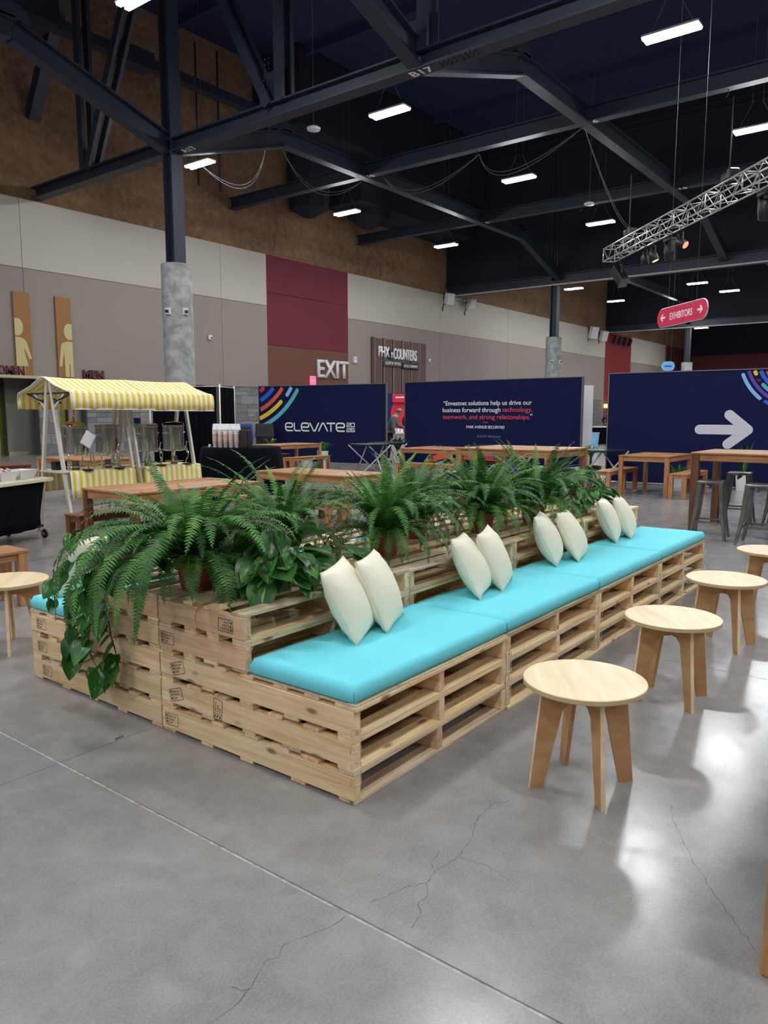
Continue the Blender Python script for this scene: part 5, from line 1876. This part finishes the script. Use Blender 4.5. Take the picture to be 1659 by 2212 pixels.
# pipe and drape
dr = thing('pipe_and_drape', 'black drape on slim white poles behind the striped stall', 'drape', (10.96, 12.75, 0), 0)
dr.location = (0, 0, 0)
def drape(A, B, H, name):
    d = (B - A)
    L = d.length
    d.normalize()
    nrm = Vector((d.y, -d.x, 0))
    N = int(L * 40)
    vs_, fs = [], []
    for i in range(N + 1):
        s = i / N * L
        w = .035 * math.sin(s * 34 + 1.5 * math.sin(s * 5)) + .02 * math.sin(s * 13)
        for z, k in ((.02, 1.1), (H * .5, 1.0), (H - .08, .7), (H, .35)):
            p = A + d * s + nrm * (w * k)
            vs_.append((p.x, p.y, z))
    for i in range(N):
        for j in range(3):
            a = i * 4 + j
            fs.append((a, a + 4, a + 5, a + 1))
    o = obj(name, mesh_from('drape', vs_, fs, True), M['blackfab'], dr)
    o.modifiers.new('thick', 'SOLIDIFY').thickness = .004
HD = 2.26
drape(Vector((10.3, 15.6, 0)), Vector((11.36, 14.25, 0)), HD, 'drape_panel')
drape(Vector((11.42, 14.25, 0)), Vector((12.55, 14.9, 0)), HD, 'drape_panel')
for p, r in (((11.38, 14.14), .022), ((12.6, 14.95), .022), ((10.25, 15.65), .022)):
    obj('pole', tube_me([(p[0], p[1], 0.02), (p[0], p[1], HD + .06)], r, 8), M['palealu'], dr)
    bxr('pole_base', p[0] - .2, p[0] + .2, p[1] - .2, p[1] + .2, 0.0, .012, M['alu'], dr)
for a, b in (((10.25, 15.65), (11.38, 14.2)), ((11.38, 14.2), (12.6, 14.95))):
    obj('top_rail', tube_me([(a[0], a[1], HD), (b[0], b[1], HD)], .016, 6), M['alu'], dr)
def bin_(x, y, lab, mat, mark):
    t = thing('waste_bin', lab, 'bin', (x, y, 0), R(-38), 'waste bins at the block wall')
    obj('body', hexa_me([(-.22, -.2, 0), (.22, -.2, 0), (.22, .2, 0), (-.22, .2, 0)], [(-.27, -.25, .82), (.27, -.25, .82), (.27, .25, .82), (-.27, .25, .82)]), M[mat], t)
    obj('hood', hexa_me([(-.29, -.27, .82), (.29, -.27, .82), (.29, .27, .82), (-.29, .27, .82)], [(-.25, -.22, 1.22), (.25, -.22, 1.22), (.25, .22, 1.22), (-.25, .22, 1.22)]), M[mat], t)
    obj('opening', hexa_me([(-.21, -.262, .90), (.21, -.262, .90), (.21, -.2, .90), (-.21, -.2, .90)], [(-.19, -.239, 1.14), (.19, -.239, 1.14), (.19, -.18, 1.14), (-.19, -.18, 1.14)]), M['black'], t)
    if mark:
        ps = []
        for k in range(3):
            a0 = 90 + k * 120
            ps += stroke_pts([(.062 * math.cos(R(a0 - 38)), .062 * math.sin(R(a0 - 38))), (.062 * math.cos(R(a0 + 38)), .062 * math.sin(R(a0 + 38)))], .022, False)
            e = R(a0 + 58)
            ps.append([(.09 * math.cos(R(a0 + 38)), .09 * math.sin(R(a0 + 38))), (.032 * math.cos(R(a0 + 38)), .032 * math.sin(R(a0 + 38))), (.066 * math.cos(e), .066 * math.sin(e))])
        obj('recycle_mark', flat_me(ps, 0, .003), M['txtwhite'], t, (0, -.243, .58), (R(-3.5), 0, 0))
bin_(14.2, 16.35, 'blue recycling bin with a white arrows mark behind the cup table', 'bluebin', True)
bin_(13.55, 16.9, 'blue bin half hidden behind the black drape', 'bluebin', False)
bin_(14.85, 16.1, 'black waste bin between the blue bin and the banner edge', 'black', False)

# ================================================================== FOLDING X-LEG TABLES BY THE BANNERS
def xtable(x, y, rz, label, L=1.05, H=.75):
    t = thing('folding_table', label, 'table', (x, y, 0), rz, 'black folding tables with crossed legs')
    obj('top', lathe_me([(.0, H - .03), (.50, H - .03), (.53, H - .02), (.53, H - .004), (.52, H), (.0, H)], 40, cap=False), M['blacktop'], t, scale=(1, .9, 1))
    for s in (-1, 1):
        obj('leg', tube_me([(s * .26 - .28, -.3 * s, 0.012), (s * .26 + .28, .18 * s, H - .035)], .018, 6), M['palealu'], t)
        obj('leg', tube_me([(s * .26 + .28, -.3 * s, 0.012), (s * .26 - .28, .18 * s, H - .035)], .018, 6), M['palealu'], t)
    bx('leg_bar', (1.0, .03, .02), (0, .2, H - .045), M['black'], t)
    bx('leg_bar', (1.0, .03, .02), (0, -.2, H - .045), M['black'], t)
    return t
def at_top(x, y):
    return (x, y)
xtable(13.55, 10.75, R(-80), 'black folding table with crossed chrome legs, left one before the elevate banner')
xtable(14.6, 10.98, R(-80), 'black folding table with crossed chrome legs before the banner gap')
xtable(14.0, 4.55, R(-75), 'black folding table with crossed chrome legs at the left end of the arrow banner')
xtable(14.6, 7.75, R(-80), 'black folding table seen under the bar table, left of two')
xtable(14.6, 6.4, R(-80), 'black folding table seen under the bar table, right of two')
#@@PART6

# ================================================================== POTTED PLANTS ON THE FLOOR
def strap_leaf(L, W, bend, seed=0):
    n = 8
    vs_, fs = [], []
    x = z = 0.0
    ang = R(86)
    for i in range(n + 1):
        t = i / n
        w = W / 2 * (min(1, .45 + t * 2.4)) * (1 - t ** 2.4)
        for s in (-1, 0, 1):
            vs_.append((x, w * s, z - (.0 if s else .12 * W * (1 - t))))
        x += math.cos(ang) * L / n
        z += math.sin(ang) * L / n
        ang -= bend / n * (0.6 + .8 * t)
    for i in range(n):
        for k in range(2):
            a = i * 3 + k
            fs.append((a, a + 3, a + 4, a + 1))
    me = mesh_from('strap_leaf', vs_, fs, True)
    me.materials.append(M['pothos'])
    return me
SL = {'snake': [strap_leaf(.62 + .06 * i, .06, R(4 + 3 * i)) for i in range(3)], 'broad': [strap_leaf(.30 + .03 * i, .11, R(60 + 20 * i)) for i in range(3)],
      'grass': [strap_leaf(.48 + .05 * i, .022, R(120 + 25 * i)) for i in range(4)], 'short': [strap_leaf(.24, .05, R(70 + 20 * i)) for i in range(3)]}
def floor_plant(x, y, label, kind, n, pot, pr_, ph, stem=0.0, seed=1, size=1.0, group='potted plants on the floor'):
    rn = random.Random(seed)
    t = thing('potted_plant', label, 'plant', (x, y, 0), group=group)
    obj('pot', lathe_me([(pr_ * .8, 0), (pr_, ph), (pr_ * .93, ph), (pr_ * .9, ph - .03), (0, ph - .03)], 24, cap=False), M[pot], t)
    if stem:
        obj('trunk', lathe_me([(.05, ph - .04), (.03, ph + stem * .4), (.022, ph + stem)], 10), M['vinedark'], t)
    for i in range(n):
        o = bpy.data.objects.new('strap_leaf', rn.choice(SL[kind]))
        COL.objects.link(o)
        o.parent = t
        a = rn.uniform(0, 2 * PI)
        r = rn.uniform(0, pr_ * .5) if not stem else .015
        o.location = (r * math.cos(a), r * math.sin(a), ph - .03 + stem * rn.uniform(.85, 1))
        o.rotation_euler = (rn.uniform(-.12, .12), rn.uniform(0, .35 if kind != 'snake' else .12), a)
        s = size * rn.uniform(.8, 1.15)
        o.scale = (s, s, s)
    return t
floor_plant(13.75, 12.6, 'broad-leaved plant in a tall white planter right of the bench under the elevate banner', 'broad', 26, 'planter', .16, .50, 0, 2, 1.1)
floor_plant(13.9, 13.35, 'small dark plant in a low white pot seen under the bench by the elevate banner', 'short', 16, 'planter', .16, .2, 0, 3)
floor_plant(13.3, 14.2, 'low plant behind the wooden table at the left edge of the elevate banner', 'short', 18, 'potgreen', .18, .62, 0, 4, 1.3)
floor_plant(14.25, 1.72, 'snake plant in a white planter before the arrow banner behind the bar table', 'snake', 9, 'planter', .14, .36, 0, 5, .85)
floor_plant(14.2, 3.0, 'spiky plant between the bench and the right bar table before the arrow banner', 'short', 22, 'planter', .15, .22, .0, 6, 1.5)
floor_plant(15.15, 5.28, 'grassy palm in a black pot at the left end of the arrow banner', 'grass', 60, 'black', .26, .30, .22, 7, 1.0)
floor_plant(15.3, 11.1, 'leafy plant in a pale pot standing in the gap between the two left banners', 'broad', 30, 'planter', .2, .35, .2, 8, 1.3)
t = thing('paper_cup', 'white paper cup standing on the floor stand left of the elevate banner table', 'cup', (10.3, 11.75, 0))
obj('stand', lathe_me([(.05, 0), (.05, .30)], 12), M['white'], t)
obj('cup_body', lathe_me([(.05, .31), (.06, .47), (.063, .48)], 16), M['cup'], t)

# ================================================================== BOOTH BEYOND THE BANNER GAP
bt = thing('exhibit_booth', 'crimson booth wall with a rounded shoulder in the gap between banners', 'booth', (20.0, 15.4, 0), -PI / 2)
bx('back_wall', (4.2, .08, 2.28), (2.1, .06, 1.14), M['boothnavy'], bt)
arch = [(.50, .0), (.50, 1.55)] + [(.50 + .75 - .75 * math.cos(R(a)), 1.55 + .62 * math.sin(R(a))) for a in range(10, 91, 10)] + [(3.8, 2.17), (3.8, 0)]
obj('red_shape', prism_me(arch, .03), M['booth'], bt)
bx('header_box', (1.0, .16, .30), (1.22, -.10, 2.10), M['booth'], bt)
bx('header_edge', (.03, .17, .32), (.72, -.10, 2.10), M['a_red'], bt)
bx('header_print', (.42, .01, .05), (1.05, -.185, 2.12), M['txtwhite'], bt)
obj('picture_disc', flat_me([disc(1.42, 1.25, .40, .32)], -.02, .004), M['black'], bt)
obj('picture_disc', flat_me([disc(1.36, .62, .36, .36)], -.02, .004), M['suit'], bt)
bx('counter', (2.4, .6, .85), (2.2, -.7, .425), M['white'], bt)
bx('counter_top', (2.5, .7, .04), (2.2, -.7, .87), M['txtwhite'], bt)
for i in range(4):
    bx('give_away', (.09, .09, .14), (1.12 + .14 * i, -.75, .96), M['txtwhite'], bt, bev=.02)
# white kiosk panel and far counter in the other gap
t = thing('kiosk_panel', 'tall white panel standing behind the right end of the quote banner', 'panel', (17.55, 6.42, 0), R(35))
bx('panel', (.10, .30, 2.28), (0, 0, 1.15), M['white'], t, bev=.01)
bx('side_strip', (.05, .06, 2.2), (-.06, .16, 1.12), M['greywall'], t)
bx('foot', (.3, .5, .02), (0, 0, .01), M['alu'], t)
t = thing('popup_display', 'folding lattice display frame beside the white panel in the banner gap', 'display', (20.3, 7.40, 0), R(30))
for k in range(4):
    z = .1 + k * .5
    obj('lattice_bar', tube_me([(-.12, 0, z), (.14, 0, z + .5)], .012, 6), M['alu'], t)
    obj('lattice_bar', tube_me([(.14, .03, z), (-.12, .03, z + .5)], .012, 6), M['alu'], t)
bx('print_panel', (.03, .25, 1.5), (.0, .22, 1.1), M['boothnavy'], t)
bx('foot', (.5, .3, .03), (0, .1, .015), M['alu'], t)
t = thing('far_counter', 'distant counter with a white top and a black skirt in the right banner gap', 'counter', (35.6, 13.25, 0), R(-52))
bx('skirt', (3.0, .7, .86), (0, 0, .43), M['blackfab'], t)
bx('counter_top', (3.1, .8, .05), (0, 0, .885), M['white'], t)
t = thing('clear_bin', 'clear plastic waste bin in front of the distant counter', 'bin', (27.9, 10.40, 0))
obj('body', lathe_me([(.16, 0), (.22, .75), (.23, .76)], 16), M['paleblue'], t)
obj('rim', lathe_me([(.23, .75), (.24, .78), (.22, .78)], 16), M['alu'], t)
t = thing('wall_lamp', 'warm lit wall lamp on the red panel edge in the right banner gap', 'lamp', (67.7, YW - .3, 2.3))
bx('shade', (1.0, .3, .35), (0, 0, 0), M['glow_amber'], t)
bx('bracket', (.3, .2, .2), (0, .2, .1), M['steel'], t)

# ================================================================== PEOPLE
def skin_mesh(name, joints, edges, mat, parent, sub=2, loc=(0, 0, 0)):
    me = bpy.data.meshes.new(name)
    me.from_pydata([j[:3] for j in joints], edges, [])
    o = bpy.data.objects.new(name, me)
    COL.objects.link(o)
    me.materials.append(mat)
    o.modifiers.new('skin', 'SKIN')
    for v, j in zip(me.skin_vertices[0].data, joints):
        v.radius = (j[3], j[4] if len(j) > 4 else j[3])
        v.use_root = False
    me.skin_vertices[0].data[0].use_root = True
    sb = o.modifiers.new('sub', 'SUBSURF')
    sb.levels = sub
    sb.render_levels = sub
    o.modifiers['skin'].use_smooth_shade = True
    o.parent = parent
    o.location = loc
    return o
def person(name, label, loc, rz, suit, shirt, hairmat, lean=.16, akimbo=False):
    """local +X is where the person faces"""
    t = thing(name, label, 'person', loc, rz)
    lx = lean
    J, Eg = [], []
    def add(*p):
        J.append(p)
        return len(J) - 1
    # body (skin): pelvis root, torso, neck, head, arms with hands, legs with feet
    pel = add(0, 0, .95, .13, .10)
    sp = add(lx * .35, 0, 1.15, .13, .10)
    ch = add(lx * .8, 0, 1.36, .15, .10)
    nk = add(lx * 1.15, 0, 1.49, .055)
    hd0 = add(lx * 1.35 + .03, 0, 1.56, .066)
    hd1 = add(lx * 1.5 + .045, 0, 1.645, .092, .080)
    hd2 = add(lx * 1.55 + .02, 0, 1.715, .070)
    for a, b in ((pel, sp), (sp, ch), (ch, nk), (nk, hd0), (hd0, hd1), (hd1, hd2)):
        Eg.append((a, b))
    hands = []
    for s in (-1, 1):
        sh = add(lx * .85, s * .19, 1.40, .060)
        if akimbo:
            el = add(lx * .4 - .05, s * .40, 1.16, .045)
            wr = add(lx * .2 + .08, s * .20, 1.02, .030)
        elif s == -1:
            el = add(lx * .7 + .02, s * .24, 1.13, .045)
            wr = add(lx * .7 + .10, s * .23, .90, .030)
        else:
            el = add(lx * .8 + .12, s * .22, 1.14, .045)
            wr = add(lx * .8 + .36, s * .12, 1.08, .030)
        Eg += [(ch, sh), (sh, el), (el, wr)]
        d = (Vector(J[wr][:3]) - Vector(J[el][:3])).normalized()
        p = Vector(J[wr][:3]) + d * .07
        palm = add(p.x, p.y, p.z, .030, .018)
        Eg.append((wr, palm))
        sidev = d.cross(Vector((0, s, 0)))
        sidev = sidev.normalized() if sidev.length > .1 else Vector((1, 0, 0))
        for q in range(4):
            off = sidev * ((q - 1.5) * .019)
            ln = (.062, .075, .070, .055)[q]
            a = p + d * .035 + off
            b = a + d * ln * .6
            c = b + (d * .7 + Vector((.3, 0, -.3))).normalized() * ln * .5
            f0, f1, f2 = add(*a, .010), add(*b, .009), add(*c, .008)
            Eg += [(palm, f0), (f0, f1), (f1, f2)]
        th = p + sidev * -.035 + d * .01
        t0 = add(*(th), .011)
        t1 = add(*(th + d * .04 - sidev * .012), .009)
        Eg += [(palm, t0), (t0, t1)]
        hip = add(0, s * .095, .90, .095)
        kn = add(.02, s * .10, .50, .062)
        an = add(-.02, s * .105, .09, .042)
        toe = add(.15, s * .115, .035, .036, .03)
        Eg += [(pel, hip), (hip, kn), (kn, an), (an, toe)]
    body = skin_mesh('body', J, Eg, M['skin'], t)
    # head details: nose, ears, eyes, mouth, hair
    hx, hz = lx * 1.5 + .045, 1.645
    obj('nose', hexa_me([(hx + .085, -.014, hz - .035), (hx + .085, .014, hz - .035), (hx + .112, .010, hz - .03), (hx + .112, -.010, hz - .03)],
                        [(hx + .085, -.006, hz + .02), (hx + .085, .006, hz + .02), (hx + .092, .004, hz + .018), (hx + .092, -.004, hz + .018)]), M['skin'], t)
    for s in (-1, 1):
        obj('ear', lathe_me([(.0, -.008), (.022, -.004), (.026, .004), (.0, .008)], 12, cap=False), M['skin'], t, (hx - .01, s * .085, hz - .005), (PI / 2, 0, 0))
        obj('eye', lathe_me([(.0, -.006), (.010, -.003), (.010, .003), (.0, .006)], 10, cap=False), M['black'], t, (hx + .083, s * .03, hz + .012), (0, PI / 2, 0))
    bx('mouth', (.008, .045, .008), (hx + .086, 0, hz - .06), M['plum'], t)
    if hairmat == 'hairdark':
        obj('hair', lathe_me([(.104, -.03), (.108, .02), (.09, .07), (.05, .098), (.0, .105)], 20, cap=False), M[hairmat], t, (hx - .028, 0, hz + .012))
    else:
        obj('hair', lathe_me([(.096, -.055), (.101, -.03), (.099, .0), (.094, .012)], 20, cap=False), M[hairmat], t, (hx - .022, 0, hz - .005))
    # jacket, shirt collar, trousers, shoes
    K, Kg = [], []
    def ad(*p):
        K.append(p)
        return len(K) - 1
    a0 = ad(-.01, 0, .84, .18, .145)
    a1 = ad(lx * .35, 0, 1.12, .165, .135)
    a2 = ad(lx * .8, 0, 1.36, .175, .125)
    a3 = ad(lx * 1.05, 0, 1.445, .085)
    Kg += [(a0, a1), (a1, a2), (a2, a3)]
    base = {j: J[j] for j in range(len(J))}
    i0 = 7
    per = (len(J) - 7) // 2
    for q in range(2):
        sh, el, wr = [J[7 + q * per + k] for k in range(3)]
        b0 = ad(sh[0], sh[1], sh[2], .082)
        b1 = ad(el[0], el[1], el[2], .064)
        b2 = ad(el[0] + (wr[0] - el[0]) * .93, el[1] + (wr[1] - el[1]) * .93, el[2] + (wr[2] - el[2]) * .93, .047)
        Kg += [(a2, b0), (b0, b1), (b1, b2)]
        cuff = Vector(wr[:3])
        obj('shirt_cuff', lathe_me([(.036, -.012), (.038, .012), (.034, .014)], 12, cap=False), M[shirt], t, cuff)
    skin_mesh('jacket', K, Kg, M[suit], t)
    obj('shirt_collar', lathe_me([(.075, -.02), (.07, .02), (.066, .02)], 16, cap=False), M[shirt], t, (lx * 1.12, 0, 1.475), (0, R(12), 0))
    T_, Tg = [(0, 0, .93, .15, .12)], []
    for s in (-1, 1):
        k = len(T_)
        T_ += [(0, s * .095, .86, .108), (.02, s * .10, .50, .080), (-.02, s * .105, .10, .062)]
        Tg += [(0, k), (k, k + 1), (k + 1, k + 2)]
        obj('shoe', tube_me([(-.07, s * .105, .035), (.0, s * .108, .045), (.10, s * .113, .035), (.20, s * .118, .028)], [.04, .05, .045, .028], 8), M['black'], t)
    skin_mesh('trousers', T_, Tg, M['darksuit'], t)
    return t
person('person', 'balding person in a grey suit bending forward in the banner gap', (17.20, 12.90, 0), R(-62), 'suit', 'txtwhite', 'hair', .22)
person('person', 'distant person in dark clothes with hands on hips behind the far counter', (39.3, 14.15, 0), R(190), 'darksuit', 'darksuit', 'hairdark', .02, True)

# ================================================================== STAGE LIGHTING TRUSS
A, B = Vector((29.5, 10.66, 8.1)), Vector((17.6, -.55, 8.1))
tr = thing('lighting_truss', 'silver box truss hanging from chains at the right, carrying stage lights', 'truss', A, math.atan2((B - A).y, (B - A).x))
LT = (B - A).length
hw = .25
for s in (-1, 1):
    for z in (-hw, hw):
        obj('chord_tube', tube_me([(0, s * hw, z), (LT, s * hw, z)], .028, 8), M['alu'], tr)
nb = int(LT / .5)
def webs(name, fn):
    vs_, fs = [], []
    for i in range(nb):
        fn(vs_, fs, i * LT / nb, (i + 1) * LT / nb, i)
    return vs_, fs
for nm, mk in (('near', lambda a, b, i: ((a, hw, -hw if i % 2 else hw), (b, hw, hw if i % 2 else -hw))), ('far', lambda a, b, i: ((a, -hw, -hw if i % 2 else hw), (b, -hw, hw if i % 2 else -hw))),
               ('top', lambda a, b, i: ((a, -hw if i % 2 else hw, hw), (b, hw if i % 2 else -hw, hw))), ('low', lambda a, b, i: ((a, -hw if i % 2 else hw, -hw), (b, hw if i % 2 else -hw, -hw)))):
    for i in range(nb):
        a, b = mk(i * LT / nb, (i + 1) * LT / nb, i)
        obj('brace_tube', tube_me([a, b], .014, 5), M['alu'], tr)
for k in range(0, nb + 1, 4):
    x = k * LT / nb
    for s in (-1, 1):
        obj('end_frame', tube_me([(x, s * hw, -hw), (x, s * hw, hw)], .026, 6), M['alu'], tr)
        obj('end_frame', tube_me([(x, -hw, s * hw), (x, hw, s * hw)], .026, 6), M['alu'], tr)
ux = (B - A).normalized()
uy = Vector((-ux.y, ux.x, 0))
def on_truss(s, side=0, z=0):
    p = A + ux * s + uy * side
    return (p.x, p.y, 8.1 + z)
for s, zt, lab in ((1.95, 2.55, 'left'), (9.05, 2.65, 'right')):
    t = thing('chain_hoist', 'black chain motor on the silver lighting truss, the %s one' % lab, 'hoist', on_truss(s, 0, .48), tr.rotation_euler.z)
    bx('motor', (.55, .26, .26), (0, 0, 0), M['black'], t, bev=.05, seg=2)
    bx('gear_case', (.2, .34, .32), (.22, 0, 0), M['black'], t, bev=.04)
    bx('label_plate', (.10, .01, .10), (-.2, .135, 0), M['white'], t)
    obj('chain', tube_me([(0, 0, .1), (0, 0, zt - .4)], .022, 6), M['cable'], t)
    obj('hook', tube_me([(0, 0, -.12), (0, 0, -.25)], .03, 6), M['black'], t)
    obj('power_cable', tube_me([(-.25, .1, .1), (-.42, .1, .18), (-.55, .12, -.1), (-.5, .14, -.35), (-.4, .14, -.5)], .02, 5), M['black'], t)
def head(s, label, lens, tiltv, kind='moving'):
    t = thing('stage_light', label, 'spotlight', on_truss(s, .25, -hw - .03), tr.rotation_euler.z, 'stage lights on the truss')
    obj('clamp', tube_me([(0, 0, .06), (0, 0, -.10)], .035, 6), M['black'], t)
    if kind == 'moving':
        bx('base', (.42, .32, .14), (0, 0, -.16), M['black'], t, bev=.03, seg=2)
        for q in (-1, 1):
            bx('yoke_arm', (.07, .16, .46), (q * .25, 0, -.42), M['black'], t, bev=.03)
        h = obj('lamp_head', lathe_me([(.10, -.33), (.17, -.30), (.19, -.1), (.18, .14), (.13, .22), (.0, .24)], 20), M['black'], t, (0, 0, -.56), tiltv)
        obj('lens', lathe_me([(.0, -.335), (.12, -.335), (.12, -.325)], 18, cap=False), M[lens], h)
    else:
        for q in (-1, 1):
            bx('yoke_arm', (.02, .05, .34), (q * .17, 0, -.26), M['black'], t)
        h = obj('lamp_head', lathe_me([(.13, -.25), (.15, -.22), (.15, .05), (.10, .14), (.0, .15)], 18), M['black'], t, (0, 0, -.40), tiltv)
        obj('lens', lathe_me([(.0, -.255), (.12, -.255), (.12, -.245)], 18, cap=False), M[lens], h)
    return t
for s, lab, lens, tv, kd in ((2.9, 'black stage light on the truss, first past the left hoist', 'lens', (.2, .1, 0), 'par'), (3.6, 'stage light on the truss showing an amber glow', 'glow_amber', (.35, -.2, 0), 'par'),
                             (4.9, 'large black moving head on the truss, right of the amber one', 'lens', (.15, .2, 0), 'moving'), (5.7, 'stage light on the truss with a red glow', 'glow_red', (.4, -.9, 0), 'par'),
                             (10.6, 'large black moving head on the truss at the picture edge', 'lens', (.15, .3, 0), 'moving'), (12.2, 'black moving head on the truss beyond the picture edge', 'lens', (.15, .3, 0), 'moving')):
    head(s, lab, lens, tv, kd)
t = thing('stage_light', 'black box floodlight tilted down at the left end of the truss', 'spotlight', on_truss(.5, .25, -hw - .03), tr.rotation_euler.z, 'stage lights on the truss')
obj('clamp', tube_me([(0, 0, .06), (0, 0, -.2)], .035, 6), M['black'], t)
bx('yoke', (.5, .04, .06), (0, 0, -.22), M['black'], t)
for q in (-1, 1):
    bx('yoke_arm', (.03, .06, .4), (q * .25, 0, -.38), M['black'], t)
bx('lamp_head', (.44, .36, .85), (.05, 0, -.62), M['black'], t, rot=(.2, -.7, 0), bev=.03)
bx('front_rim', (.46, .38, .03), (.335, .08, -.96), M['gunmetal'], t, rot=(.2, -.7, 0))

# leftovers on the floor
o = obj('leaf_scrap', mesh_from('scrap', [(0, 0, .002), (.05, .008, .003), (.06, .02, .002), (.01, .012, .004)], [(0, 1, 2, 3)]), M['fern'], None, (-.22, 1.28, 0))
tag(o, 'tiny green leaf scrap on the floor before the pallet seam', 'leaf')
o = obj('cardboard_scrap', box_me(.035, .022, .003), M['pinegrey'], None, (-.86, 1.12, .0017), (0, 0, .6))
tag(o, 'small grey scrap of card lying on the floor at the lower left', 'scrap')
